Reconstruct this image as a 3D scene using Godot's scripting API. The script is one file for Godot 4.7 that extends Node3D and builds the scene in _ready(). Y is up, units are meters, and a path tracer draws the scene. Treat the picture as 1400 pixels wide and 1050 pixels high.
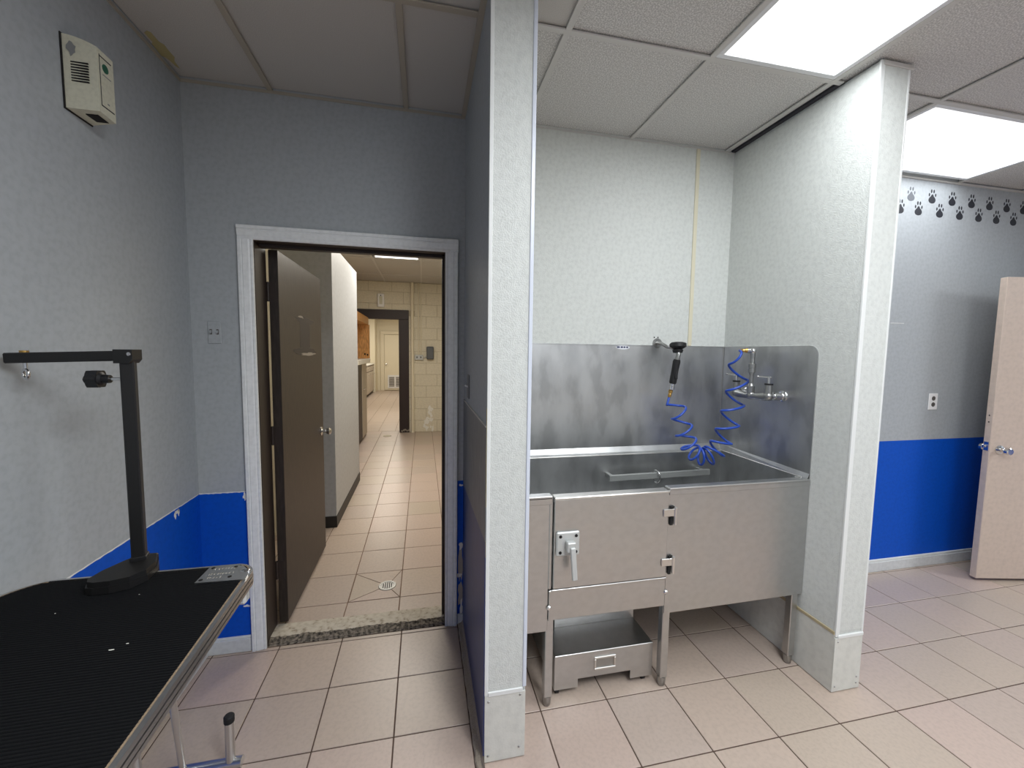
extends Node3D
# A grooming salon: a dog-wash alcove with a steel tub, a hallway seen through an open door, a grooming table.

const H := 2.74
var M := {}
var used := {}

# ---------------------------------------------------------------- mesh collector
class MB:
	var v := PackedVector3Array()
	var n := PackedVector3Array()
	func tri(a: Vector3, b: Vector3, c: Vector3, na: Vector3, nb: Vector3, nc: Vector3) -> void:
		if (b - a).cross(c - a).dot(na + nb + nc) > 0.0:
			v.append_array([a, c, b]); n.append_array([na, nc, nb])
		else:
			v.append_array([a, b, c]); n.append_array([na, nb, nc])
	func flat(a: Vector3, b: Vector3, c: Vector3, out: Vector3) -> void:
		var k := (b - a).cross(c - a).normalized()
		if k.dot(out) < 0.0: k = -k
		tri(a, b, c, k, k, k)
	func quad(a: Vector3, b: Vector3, c: Vector3, d: Vector3, out: Vector3) -> void:
		flat(a, b, c, out); flat(a, c, d, out)
	func obox(center: Vector3, size: Vector3, bs := Basis.IDENTITY, bev := 0.0) -> void:
		var h := size * 0.5
		var b: float = minf(bev, minf(h.x, minf(h.y, h.z)) * 0.95)
		for ax in 3:
			var u := (ax + 1) % 3
			var w := (ax + 2) % 3
			for s in [-1.0, 1.0]:
				var q := []
				for c in [[-1, -1], [1, -1], [1, 1], [-1, 1]]:
					var p := Vector3.ZERO
					p[ax] = h[ax] * s
					p[u] = (h[u] - b) * c[0]
					p[w] = (h[w] - b) * c[1]
					q.append(center + bs * p)
				var o := Vector3.ZERO
				o[ax] = s
				quad(q[0], q[1], q[2], q[3], bs * o)
		if b <= 0.0: return
		for ax in 3:
			var u := (ax + 1) % 3
			var w := (ax + 2) % 3
			for su in [-1.0, 1.0]:
				for sw in [-1.0, 1.0]:
					var q := []
					for e in [[-1, 0], [1, 0], [1, 1], [-1, 1]]:
						var p := Vector3.ZERO
						p[ax] = (h[ax] - b) * e[0]
						p[u] = (h[u] - (0.0 if e[1] == 0 else b)) * su
						p[w] = (h[w] - (b if e[1] == 0 else 0.0)) * sw
						q.append(center + bs * p)
					var o := Vector3.ZERO
					o[u] = su; o[w] = sw
					quad(q[0], q[1], q[2], q[3], bs * o)
		for sx in [-1.0, 1.0]:
			for sy in [-1.0, 1.0]:
				for sz in [-1.0, 1.0]:
					var s := Vector3(sx, sy, sz)
					flat(center + bs * (Vector3(h.x, h.y - b, h.z - b) * s), center + bs * (Vector3(h.x - b, h.y, h.z - b) * s), center + bs * (Vector3(h.x - b, h.y - b, h.z) * s), bs * s)
	func box(lo: Vector3, hi: Vector3, bev := 0.0) -> void:
		obox((lo + hi) * 0.5, (hi - lo).abs(), Basis.IDENTITY, bev)
	# a round tube along points; r one radius or one for each point
	func tube(pts: Array, r, seg := 12, caps := true) -> void:
		var m := pts.size()
		var rings := []
		var nr := []
		var t0: Vector3 = (pts[1] - pts[0]).normalized()
		var up := Vector3.UP if absf(t0.y) < 0.9 else Vector3.RIGHT
		var nx := t0.cross(up).normalized()
		for i in m:
			var t: Vector3 = (pts[mini(i + 1, m - 1)] - pts[maxi(i - 1, 0)]).normalized()
			nx = (nx - t * nx.dot(t)).normalized()
			var ny := t.cross(nx)
			var ri: float = r[i] if r is Array else r
			var ring := []
			var nn := []
			for k in seg:
				var a := TAU * k / seg
				var d := nx * cos(a) + ny * sin(a)
				ring.append(pts[i] + d * ri); nn.append(d)
			rings.append(ring); nr.append(nn)
		for i in m - 1:
			for k in seg:
				var j := (k + 1) % seg
				tri(rings[i][k], rings[i][j], rings[i + 1][j], nr[i][k], nr[i][j], nr[i + 1][j])
				tri(rings[i][k], rings[i + 1][j], rings[i + 1][k], nr[i][k], nr[i + 1][j], nr[i + 1][k])
		if caps:
			for e in [0, m - 1]:
				var d: Vector3 = (pts[0] - pts[1]) if e == 0 else (pts[m - 1] - pts[m - 2])
				for k in seg:
					flat(pts[e], rings[e][k], rings[e][(k + 1) % seg], d)
	# turned shape: profile of [radius, height] along axis from origin
	func lathe(o: Vector3, axis: Vector3, prof: Array, seg := 20) -> void:
		axis = axis.normalized()
		var nx := axis.cross(Vector3.UP if absf(axis.y) < 0.9 else Vector3.RIGHT).normalized()
		var ny := axis.cross(nx)
		for i in prof.size() - 1:
			var p0: Array = prof[i]
			var p1: Array = prof[i + 1]
			var dr: float = p1[0] - p0[0]
			var dh: float = p1[1] - p0[1]
			var len := sqrt(dr * dr + dh * dh)
			if len < 1e-7: continue
			for k in seg:
				var q := []
				for e in [[p0, k], [p0, k + 1], [p1, k + 1], [p1, k]]:
					var a := TAU * float(e[1]) / seg
					var d := nx * cos(a) + ny * sin(a)
					q.append([o + axis * float(e[0][1]) + d * float(e[0][0]), (d * dh - axis * dr) / len])
				tri(q[0][0], q[1][0], q[2][0], q[0][1], q[1][1], q[2][1])
				tri(q[0][0], q[2][0], q[3][0], q[0][1], q[2][1], q[3][1])
	func ball(c: Vector3, r: Vector3, seg := 14) -> void:
		for i in seg:
			for k in seg:
				var q := []
				for e in [[i, k], [i, k + 1], [i + 1, k + 1], [i + 1, k]]:
					var a := PI * float(e[0]) / seg
					var b := TAU * float(e[1]) / seg
					var d := Vector3(sin(a) * cos(b), cos(a), sin(a) * sin(b))
					q.append([c + d * r, (d / r).normalized()])
				tri(q[0][0], q[1][0], q[2][0], q[0][1], q[1][1], q[2][1])
				tri(q[0][0], q[2][0], q[3][0], q[0][1], q[2][1], q[3][1])
	# a flat outline pushed along w: point = o + ux*p.x + uy*p.y, thick along w
	func prism(poly: Array, o: Vector3, ux: Vector3, uy: Vector3, w: Vector3) -> void:
		var pk := PackedVector2Array(poly)
		var ids := Geometry2D.triangulate_polygon(pk)
		for i in range(0, ids.size(), 3):
			var a := o + ux * pk[ids[i]].x + uy * pk[ids[i]].y
			var b := o + ux * pk[ids[i + 1]].x + uy * pk[ids[i + 1]].y
			var c := o + ux * pk[ids[i + 2]].x + uy * pk[ids[i + 2]].y
			flat(a, b, c, -w); flat(a + w, b + w, c + w, w)
		var mid := Vector2.ZERO
		var ccw := not Geometry2D.is_polygon_clockwise(pk)
		for i in pk.size():
			var p := pk[i]
			var q := pk[(i + 1) % pk.size()]
			var e := q - p
			var out2 := Vector2(e.y, -e.x) if ccw else Vector2(-e.y, e.x)
			var a := o + ux * p.x + uy * p.y
			var b := o + ux * q.x + uy * q.y
			quad(a, b, b + w, a + w, ux * out2.x + uy * out2.y)
	func mesh() -> ArrayMesh:
		var arr := []
		arr.resize(Mesh.ARRAY_MAX)
		arr[Mesh.ARRAY_VERTEX] = v
		arr[Mesh.ARRAY_NORMAL] = n
		var am := ArrayMesh.new()
		am.add_surface_from_arrays(Mesh.PRIMITIVE_TRIANGLES, arr)
		return am

# ---------------------------------------------------------------- naming
func numbered(called: String) -> String:
	used[called] = used.get(called, -1) + 1
	return called if used[called] == 0 else "%s_%03d" % [called, used[called]]

func thing(called: String, label: String, category: String, at := Vector3.ZERO, group := "", kind := "") -> Node3D:
	var o := Node3D.new()
	o.name = numbered(called)
	add_child(o)
	o.position = at
	o.set_meta("label", label)
	o.set_meta("category", category)
	if group: o.set_meta("group", group)
	if kind: o.set_meta("kind", kind)
	return o

func origin_of(p: Node) -> Vector3:
	var s := Vector3.ZERO
	while p != self:
		s += p.position
		p = p.get_parent()
	return s

func part(parent: Node, called: String, mb: MB, mt: Material, label := "") -> MeshInstance3D:
	var o := MeshInstance3D.new()
	o.name = called
	o.mesh = mb.mesh()
	o.material_override = null
	o.mesh.surface_set_material(0, mt)
	parent.add_child(o, true)
	o.position = -origin_of(parent)
	if label: o.set_meta("label", label)
	return o

func shared(parent: Node, called: String, mesh: Mesh, mt: Material, at: Vector3) -> MeshInstance3D:
	var o := MeshInstance3D.new()
	o.name = called
	o.mesh = mesh
	o.set_surface_override_material(0, mt)
	parent.add_child(o, true)
	o.position = at - origin_of(parent)
	return o

func bpart(parent: Node, called: String, lo: Vector3, hi: Vector3, mt: Material, bev := 0.0, label := "") -> MeshInstance3D:
	var mb := MB.new()
	mb.box(lo, hi, bev)
	return part(parent, called, mb, mt, label)

func V(x: float, y: float, z: float) -> Vector3:
	return Vector3(x, y, z)

# ---------------------------------------------------------------- materials
func noise(seed_: int, freq: float, size: int, colors: Array, offsets: Array, type := FastNoiseLite.TYPE_SIMPLEX_SMOOTH, octaves := 4) -> NoiseTexture2D:
	var f := FastNoiseLite.new()
	f.seed = seed_
	f.noise_type = type
	f.frequency = freq
	f.fractal_octaves = octaves
	f.fractal_type = FastNoiseLite.FRACTAL_FBM if octaves > 1 else FastNoiseLite.FRACTAL_NONE
	var t := NoiseTexture2D.new()
	t.width = size
	t.height = size
	t.seamless = true
	t.noise = f
	var g := Gradient.new()
	g.offsets = PackedFloat32Array(offsets)
	g.colors = PackedColorArray(colors)
	t.color_ramp = g
	return t

func grey(a: float) -> Color:
	return Color(a, a, a)

func mat(called: String, c: Color, rough: float, metal := 0.0) -> StandardMaterial3D:
	var m := StandardMaterial3D.new()
	m.resource_name = called
	m.albedo_color = c
	m.roughness = rough
	m.metallic = metal
	m.uv1_triplanar = true
	m.uv1_world_triplanar = true
	M[called] = m
	return m

func tint(m: StandardMaterial3D, t: Texture2D, scale: Vector3) -> StandardMaterial3D:
	m.albedo_texture = t
	m.uv1_scale = scale
	return m

func bump(m: StandardMaterial3D, t: Texture2D, cm: float) -> StandardMaterial3D:
	m.heightmap_enabled = true
	m.heightmap_texture = t
	m.heightmap_scale = cm
	return m

func c8(r: int, g: int, b: int) -> Color:
	return Color(r / 255.0, g / 255.0, b / 255.0)

func make_materials() -> void:
	var one := Vector3.ONE
	var S := FastNoiseLite.TYPE_SIMPLEX_SMOOTH
	var mottle := noise(3, 0.012, 512, [grey(0.955), grey(0.985), grey(1.0)], [0.2, 0.5, 0.8])
	var fine := noise(5, 0.10, 512, [grey(0.90), grey(1.0)], [0.25, 0.75])
	var peel := noise(9, 0.06, 512, [grey(0.0), grey(1.0)], [0.1, 0.9], S, 2)
	var pebble := noise(11, 0.05, 512, [grey(0.0), grey(1.0)], [0.2, 0.8], S, 2)
	var fiss := noise(17, 0.06, 512, [grey(0.84), grey(0.90), grey(1.0)], [0.34, 0.5, 0.66], S, 2)
	var tile_tex := noise(21, 0.03, 512, [grey(0.96), grey(0.988), grey(1.0)], [0.2, 0.5, 0.8], S, 5)
	var steel_rough := noise(31, 0.010, 512, [grey(0.84), grey(0.94), grey(1.0)], [0.25, 0.5, 0.75], S, 5)
	var steel_tint := noise(33, 0.03, 512, [grey(0.975), grey(0.99), grey(1.0)], [0.25, 0.5, 0.75], S, 5)
	var worn := noise(41, 0.02, 512, [c8(150, 138, 122), c8(186, 176, 160), c8(200, 192, 178)], [0.12, 0.3, 0.7], S, 5)
	var wood := noise(43, 0.02, 512, [grey(0.84), grey(1.0)], [0.3, 0.7], S, 5)
	var dirty := noise(47, 0.02, 512, [grey(0.84), grey(0.97), grey(1.0)], [0.22, 0.36, 0.7], S, 5)

	bump(tint(mat("grey_paint", c8(174, 179, 183), 0.6), mottle, one * 5.0), peel, 0.005)
	bump(tint(mat("blue_paint", c8(0, 82, 196), 0.6), mottle, one * 5.0), peel, 0.005).metallic_specular = 0.35
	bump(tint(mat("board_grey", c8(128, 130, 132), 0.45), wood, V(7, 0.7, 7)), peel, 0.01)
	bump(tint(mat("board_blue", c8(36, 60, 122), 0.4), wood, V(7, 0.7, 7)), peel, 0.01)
	bump(tint(mat("pebbled_white", c8(212, 215, 211), 0.5), mottle, one * 5.0), pebble, 0.055)
	mat("trim_white", c8(226, 228, 226), 0.42)
	mat("vinyl_trim", c8(214, 220, 232), 0.3)
	bump(tint(mat("base_plate", c8(214, 214, 207), 0.4), mottle, one * 3.0), peel, 0.02)
	tint(mat("casing_paint", c8(240, 242, 243), 0.4), mottle, one * 5.0)
	tint(mat("baseboard_white", c8(216, 218, 218), 0.45), mottle, one * 4.0)
	bump(tint(mat("ceiling_tile", c8(218, 216, 213), 0.95), fiss, one * 4.2), fiss, 0.06)
	bump(tint(mat("ceiling_smooth", c8(200, 197, 192), 0.95), fine, one * 6.0), peel, 0.02)
	mat("tee_white", c8(200, 198, 194), 0.55)
	mat("tee_aged", c8(172, 164, 150), 0.6)
	mat("dark_gap", c8(52, 52, 58), 0.9)
	var tones := [c8(190, 172, 158), c8(186, 169, 157), c8(193, 173, 161), c8(187, 171, 156)]
	for i in 4:
		tint(mat("floor_tile_%d" % i, tones[i], 0.34), tile_tex, one * (2.4 + 0.3 * i))
	tint(mat("grout", c8(92, 74, 64), 0.9), fine, one * 8.0)
	tint(mat("hall_grout", c8(128, 104, 88), 0.9), fine, one * 8.0)
	bump(tint(mat("threshold_stone", Color.WHITE, 0.8), worn, one * 2.5), worn, 0.15)
	bump(tint(mat("threshold_break", c8(150, 138, 122), 0.9), noise(53, 0.04, 512, [grey(0.35), grey(0.8), grey(1.0)], [0.3, 0.5, 0.7], S, 5), V(2.0, 6.0, 2.0)), dirty, 0.4)
	bump(tint(mat("mortar", c8(168, 156, 140), 0.9), dirty, one * 9.0), dirty, 0.6)
	var st := tint(mat("steel", c8(196, 196, 195), 0.38, 1.0), steel_tint, V(1.2, 1.6, 1.2))
	st.roughness_texture = steel_rough
	var st2 := tint(mat("steel_splash", c8(202, 203, 203), 0.42, 1.0), noise(37, 0.010, 512, [grey(0.90), grey(0.975), grey(1.0)], [0.28, 0.5, 0.72], S, 5), V(1.1, 0.5, 1.1))
	st2.roughness_texture = steel_rough
	mat("steel_edge", c8(216, 214, 210), 0.28, 1.0)
	mat("chrome", c8(212, 212, 212), 0.14, 1.0)
	tint(mat("cast_metal", c8(176, 176, 174), 0.32, 1.0), fine, one * 14.0)
	mat("cast_grey", c8(196, 198, 196), 0.45, 0.3)
	mat("rail_metal", c8(158, 160, 158), 0.5, 0.5)
	mat("brass", c8(196, 158, 92), 0.3, 1.0)
	mat("aluminium", c8(206, 206, 206), 0.3, 1.0)
	mat("black_plastic", c8(22, 22, 24), 0.45)
	mat("black_rubber", c8(20, 20, 22), 0.7)
	bump(tint(mat("black_powder", c8(20, 19, 19), 0.5), fine, one * 12.0), fine, 0.06)
	tint(mat("worn_tan", c8(150, 130, 106), 0.8), dirty, one * 9.0)
	mat("mat_rubber", c8(9, 10, 13), 0.85).metallic_specular = 0.35
	mat("hose_blue", c8(40, 78, 178), 0.28)
	mat("dark_slot", c8(24, 22, 22), 0.9)
	tint(mat("cream_plastic", c8(214, 212, 192), 0.5), mottle, one * 9.0)
	mat("ink_black", c8(40, 40, 42), 0.7)
	mat("logo_green", c8(40, 96, 74), 0.6)
	mat("smear_grey", c8(138, 140, 140), 0.7)
	mat("outlet_white", c8(236, 236, 236), 0.4)
	mat("outlet_slot", c8(92, 88, 84), 0.6)
	mat("vinyl_black", c8(34, 36, 44), 0.6)
	mat("vinyl_faded", c8(96, 100, 106), 0.6)
	bump(tint(mat("door_brown", c8(57, 48, 43), 0.45), wood, V(6, 0.8, 6)), peel, 0.02)
	mat("jamb_brown", c8(52, 42, 38), 0.5)
	mat("tape_residue", c8(46, 38, 36), 0.6)
	mat("residue_pale", c8(150, 142, 132), 0.7)
	tint(mat("door_beige", c8(206, 188, 174), 0.5), mottle, one * 4.0)
	tint(mat("hall_grey", c8(180, 182, 186), 0.55), mottle, one * 3.0)
	mat("rubber_base", c8(34, 32, 32), 0.5)
	tint(mat("block_cream", c8(224, 216, 195), 0.6), mottle, one * 4.0)
	tint(mat("block_joint", c8(200, 190, 166), 0.8), fine, one * 6.0)
	mat("cream_wall", c8(226, 217, 194), 0.6)
	mat("cream_door", c8(229, 220, 196), 0.5)
	mat("frame_dark", c8(46, 34, 34), 0.5)
	mat("peeled_white", c8(236, 234, 226), 0.8)
	mat("box_grey", c8(92, 96, 100), 0.5)
	tint(mat("hutch_wood", c8(222, 164, 98), 0.5), wood, V(5, 0.8, 5))
	mat("counter_white", c8(232, 230, 222), 0.4)
	mat("cabinet_grey", c8(186, 174, 158), 0.5)
	mat("cabinet_line", c8(96, 80, 68), 0.6)
	mat("yellow_glue", c8(214, 190, 92), 0.6)
	mat("stain_yellow", c8(176, 164, 118), 0.95)
	mat("rust_stain", c8(178, 164, 132), 0.9)
	mat("plaster_bare", c8(176, 168, 156), 0.9)
	mat("batten_cream", c8(214, 208, 184), 0.5)
	mat("sticker_white", c8(226, 228, 234), 0.4)
	mat("sticker_blue", c8(50, 58, 92), 0.4)
	var g := mat("light_lens", c8(250, 250, 250), 0.5)
	g.emission_enabled = true
	g.emission = Color(1.0, 1.0, 1.0)
	g.emission_energy_multiplier = 1.0
	mat("light_frame", c8(226, 228, 230), 0.4)

# ---------------------------------------------------------------- lights
func area_light(parent: Node3D, at: Vector3, size: Vector2, energy: float, color: Color) -> void:
	var l := AreaLight3D.new()
	l.name = "area_light"
	l.area_size = size
	l.light_energy = energy
	l.light_color = color
	l.shadow_enabled = true
	l.area_range = 20.0
	parent.add_child(l, true)
	l.position = at - origin_of(parent)
	l.rotation.x = -PI / 2

func troffer(lo: Vector3, hi: Vector3, energy: float, color: Color, label: String) -> void:
	# lo.y is the underside of the fitting
	var y := lo.y
	var t := thing("ceiling_light", label, "light", V((lo.x + hi.x) / 2, y, (lo.z + hi.z) / 2), "lay-in ceiling lights")
	var f := MB.new()
	var w := 0.024
	f.box(V(lo.x, y, lo.z), V(hi.x, y + 0.02, lo.z + w), 0.002)
	f.box(V(lo.x, y, hi.z - w), V(hi.x, y + 0.02, hi.z), 0.002)
	f.box(V(lo.x, y, lo.z + w), V(lo.x + w, y + 0.02, hi.z - w), 0.002)
	f.box(V(hi.x - w, y, lo.z + w), V(hi.x, y + 0.02, hi.z - w), 0.002)
	part(t, "frame", f, M.light_frame)
	bpart(t, "diffuser", V(lo.x + w, y + 0.008, lo.z + w), V(hi.x - w, y + 0.018, hi.z - w), M.light_lens)
	area_light(t, V((lo.x + hi.x) / 2, y + 0.004, (lo.z + hi.z) / 2), Vector2(hi.x - lo.x - 2 * w, hi.z - lo.z - 2 * w), energy, color)

# ---------------------------------------------------------------- start
func _ready() -> void:
	# camera
	var cam := Camera3D.new()
	cam.name = "camera"
	cam.fov = rad_to_deg(2.0 * atan(525.0 / 561.363))
	cam.near = 0.05
	cam.far = 60.0
	add_child(cam)
	cam.transform = Transform3D(Basis(Vector3.UP, -0.2141) * Basis(Vector3.RIGHT, -0.0787) * Basis(Vector3.BACK, 0.014), V(1.0648, 1.5387, 2.2219))
	cam.current = true
	# surroundings and exposure
	var we := WorldEnvironment.new()
	we.name = "environment"
	var env := Environment.new()
	env.background_mode = Environment.BG_COLOR
	env.background_color = Color.BLACK
	env.tonemap_mode = Environment.TONE_MAPPER_LINEAR
	env.tonemap_exposure = 1.0
	env.sdfgi_enabled = true
	env.ssao_enabled = true
	env.ssil_enabled = true
	we.environment = env
	add_child(we)
	make_materials()
	# lamps
	var cool := Color(0.965, 0.985, 1.0)
	var warm := Color(1.0, 0.975, 0.925)
	troffer(V(2.2285, H, 0.667), V(2.82, H, 1.868), 1.6, cool, "long ceiling light panel running out of the wash alcove")
	troffer(V(3.46, H, 0.045), V(4.665, H, 0.643), 0.95, cool, "ceiling light panel above the wall with paw prints")
	troffer(V(6.537, H, 1.892), V(7.1285, H, 3.078), 4.8, cool, "ceiling light panel in the open half, third row")
	troffer(V(7.1525, H, 1.892), V(7.744, H, 3.078), 3.8, cool, "ceiling light panel by the salon's end wall")
	troffer(V(1.613, H, 1.892), V(2.2045, H, 3.078), 5.0, cool, "ceiling light panel above the middle of the salon")
	troffer(V(2.2285, H, 3.102), V(2.82, H, 4.298), 2.2, cool, "ceiling light panel at the rear of the salon")
	troffer(V(3.46, H, 1.892), V(4.05, H, 3.078), 1.3, cool, "added unseen fill light panel in the open half of the salon")  # unseen panel, added for more ambient light in the salon
	troffer(V(0.43, 2.77, -3.66), V(1.025, 2.77, -2.46), 3.0, warm, "ceiling light panel in the hallway beside the grey block")
	troffer(V(1.055, 2.77, -2.43), V(1.645, 2.77, -1.24), 2.2, warm, "ceiling light panel in the hallway facing the brown door")
	troffer(V(-0.2, 2.77, -8.2), V(0.4, 2.77, -7.0), 4.5, warm, "ceiling light panel in the room past the dark door frame")
	troffer(V(-0.2, 2.77, -12.2), V(0.4, 2.77, -11.0), 4.5, warm, "ceiling light panel near the cream louvred door")

	build_floor()
	build_ceiling()
	build_walls()
	build_hallway()
	build_far_room()
	build_tub()
	build_step()
	build_faucet()
	build_spray()
	build_table()
	build_arm()
	build_fixtures()
	build_paws()

# ---------------------------------------------------------------- floor
func tile_mesh(sx: float, sz: float) -> ArrayMesh:
	var mb := MB.new()
	mb.obox(V(0, -0.006, 0), V(sx, 0.012, sz), Basis.IDENTITY, 0.0015)
	return mb.mesh()

func lines(first: float, step: float, lo: float, hi: float) -> Array:
	var a := [lo]
	var k := ceili((lo - first) / step)
	while first + k * step < hi - 0.004:
		if first + k * step > lo + 0.004: a.append(first + k * step)
		k += 1
	a.append(hi)
	return a

func lay_tiles(parent: Node, xs: Array, zs: Array, joint: float, rng: RandomNumberGenerator, hole := Vector2(99, 99)) -> void:
	var cache := {}
	for i in xs.size() - 1:
		for j in zs.size() - 1:
			if Vector2(xs[i], zs[j]).distance_to(hole) < 0.01: continue
			var sx: float = xs[i + 1] - xs[i] - joint
			var sz: float = zs[j + 1] - zs[j] - joint
			if sx < 0.008 or sz < 0.008: continue
			var key := "%d_%d" % [roundi(sx * 2000), roundi(sz * 2000)]
			if not cache.has(key): cache[key] = tile_mesh(sx, sz)
			shared(parent, "tile", cache[key], M["floor_tile_%d" % rng.randi_range(0, 3)], V((xs[i] + xs[i + 1]) / 2, rng.randf_range(-0.0006, 0.0), (zs[j] + zs[j + 1]) / 2))

func build_floor() -> void:
	var rng := RandomNumberGenerator.new()
	rng.seed = 4
	var f := thing("floor", "pinkish beige square tiled salon floor with dark grout", "floor", Vector3.ZERO, "", "structure")
	bpart(f, "grout_bed", V(0, -0.1, 0), V(8.2, -0.0025, 4.6), M.grout)
	var xs := lines(0.6416, 0.3047, 0.0, 8.2)
	lay_tiles(f, xs, lines(0.333, 0.306, 0.0, 2.175), 0.005, rng)
	var mb := MB.new()
	var zs := lines(0.333, 0.306, 2.17, 4.6)
	for i in xs.size() - 1:
		for j in zs.size() - 1:
			if xs[i + 1] - xs[i] > 0.02 and zs[j + 1] - zs[j] > 0.02:
				mb.box(V(xs[i] + 0.0025, -0.012, zs[j] + 0.0025), V(xs[i + 1] - 0.0025, 0, zs[j + 1] - 0.0025), 0.0015)
	part(f, "outlying_tiles", mb, M.floor_tile_0).set_meta("kind", "stuff")
	# hallway floor
	var h := thing("floor_hallway", "beige tiled hallway floor seen through the open doorway", "floor", Vector3.ZERO, "", "structure")
	bpart(h, "grout_bed", V(-0.7, -0.1, -5.8), V(2.0, -0.0025, -0.0), M.hall_grout)
	var hx := lines(0.612, 0.308, -0.7, 2.0)
	var hz := lines(-0.322, 0.3265, -5.8, -0.13)
	lay_tiles(h, hx, hz, 0.005, rng, Vector2(0.612, -0.6485))
	# the tile round the drain is cut into four
	var c := Vector2(0.833, -0.465)
	var q := [Vector2(0.6145, -0.646), Vector2(0.9175, -0.646), Vector2(0.9175, -0.3245), Vector2(0.6145, -0.3245)]
	for i in 4:
		var a: Vector2 = q[i]
		var b: Vector2 = q[(i + 1) % 4]
		var m := (a + b + c) / 3.0
		var s := 0.965
		mb = MB.new()
		mb.prism([m + (a - m) * s, m + (b - m) * s, m + (c - m) * s], V(0, -0.012, 0), Vector3.RIGHT, Vector3.BACK, V(0, 0.012, 0))
		part(h, "tile", mb, M["floor_tile_%d" % i])
	# drains
	var d := thing("floor_drain", "round chrome floor drain in a diagonally cut tile", "drain", V(0.833, 0, -0.465))
	mb = MB.new()
	mb.lathe(V(0.833, 0, -0.465), Vector3.UP, [[0.0, 0.0008], [0.040, 0.0008], [0.042, 0.003], [0.054, 0.003], [0.057, 0.0], [0.057, -0.01]], 28)
	part(d, "rim", mb, M.cast_metal)
	mb = MB.new()
	for i in 5:
		var x := -0.026 + 0.013 * i
		var l := sqrt(0.036 * 0.036 - x * x)
		mb.box(V(0.833 + x - 0.003, 0.0008, -0.465 - l), V(0.833 + x + 0.003, 0.0014, -0.465 + l))
	part(d, "slot", mb, M.dark_slot)
	d = thing("floor_drain", "small shiny floor drain before the dark door frame", "drain", V(0.434, 0, -5.35))
	mb = MB.new()
	mb.lathe(V(0.434, 0, -5.35), Vector3.UP, [[0.0, 0.002], [0.05, 0.004], [0.07, 0.004], [0.075, 0.0]], 24)
	part(d, "cover", mb, M.chrome)

# ---------------------------------------------------------------- ceiling
func build_ceiling() -> void:
	var c := thing("ceiling", "suspended ceiling of speckled tiles in a metal grid", "ceiling", Vector3.ZERO, "", "structure")
	bpart(c, "ceiling_slab", V(-0.15, H + 0.06, -0.15), V(8.35, H + 0.16, 4.75), M.ceiling_smooth)
	var xs := [0.0, 0.37, 0.9855, 1.601, 2.2165, 2.832, 3.4475, 4.063, 4.6785, 5.294, 5.9095, 6.525, 7.1405, 7.756, 8.2]
	var zs := [0.0, 0.655, 1.88, 3.09, 4.31, 4.6]
	var lit := [[4, 1], [6, 0], [7, 0], [11, 2], [12, 2], [3, 2], [4, 3], [6, 2]]
	for i in 14:
		for j in 5:
			if [i, j] in lit: continue
			var lo := V(xs[i] + 0.002, H + 0.011, zs[j] + 0.002)
			var hi := V(xs[i + 1] - 0.002, H + 0.026, zs[j + 1] - 0.002)
			var m: Material = M.ceiling_smooth if xs[i] < 1.2 else M.ceiling_tile
			if i == 2 and j == 0:
				bpart(c, "ceiling_tile", lo, V(1.284, hi.y, hi.z), m)
			elif i == 3 and j == 0:
				bpart(c, "ceiling_tile", V(1.44, lo.y, lo.z), hi, m)
			elif i == 5 and j == 0:
				bpart(c, "ceiling_tile", lo, V(2.868, hi.y, hi.z), M.tee_white)
				bpart(c, "ceiling_tile", V(3.05, lo.y, lo.z), hi, m)
			else:
				bpart(c, "ceiling_tile", lo, hi, m, 0.002)
	# hanging grid
	for i in range(1, 14):
		if xs[i] == 4.063:
			bpart(c, "grid_tee", V(xs[i] - 0.012, H - 0.001, 0.655), V(xs[i] + 0.012, H + 0.006, 4.6), M.tee_white, 0.001)
		else:
			var m: Material = M.tee_aged if xs[i] < 1.2 else M.tee_white
			bpart(c, "grid_tee", V(xs[i] - 0.012, H - 0.001, 0.0), V(xs[i] + 0.012, H + 0.006, 4.6), m, 0.001)
	for j in range(1, 5):
		bpart(c, "grid_tee", V(0, H - 0.0015, zs[j] - 0.012), V(1.28 if j == 1 else 2.9, H + 0.0055, zs[j] + 0.012), M.tee_aged if j == 1 else M.tee_white, 0.001)
		bpart(c, "grid_tee", V(1.44 if j == 1 else 2.9, H - 0.0015, zs[j] - 0.012), V(2.88 if j == 1 else 2.95, H + 0.0055, zs[j] + 0.012), M.tee_white, 0.001)
		bpart(c, "grid_tee", V(3.04 if j == 1 else 2.95, H - 0.0015, zs[j] - 0.012), V(8.2, H + 0.0055, zs[j] + 0.012), M.tee_white, 0.001)
	# wall angles
	bpart(c, "wall_angle", V(0, H - 0.012, 0), V(1.28, H + 0.001, 0.004), M.tee_aged)
	bpart(c, "wall_angle", V(0, H - 0.012, 0), V(0.004, H + 0.001, 4.6), M.tee_aged)
	bpart(c, "wall_angle", V(1.262, H - 0.002, 0.004), V(1.2836, H + 0.004, 0.82), M.tee_aged)
	bpart(c, "wall_angle", V(1.44, H - 0.006, 0), V(2.89, H + 0.001, 0.008), M.tee_white)
	bpart(c, "wall_angle", V(3.04, H - 0.01, 0), V(8.2, H + 0.001, 0.012), M.tee_white)
	bpart(c, "gap_strip", V(2.866, H - 0.001, 0.0), V(2.889, H + 0.012, 0.66), M.dark_gap)
	# a yellowed blot at the wall corner
	var mb := MB.new()
	mb.prism(blob(0.026, 0.17, 0.022, 0.09, 5, 18, 0.3), V(0, H + 0.0104, 0), Vector3.RIGHT, Vector3.BACK, V(0, 0.001, 0))
	part(c, "water_stain", mb, M.stain_yellow)

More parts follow.
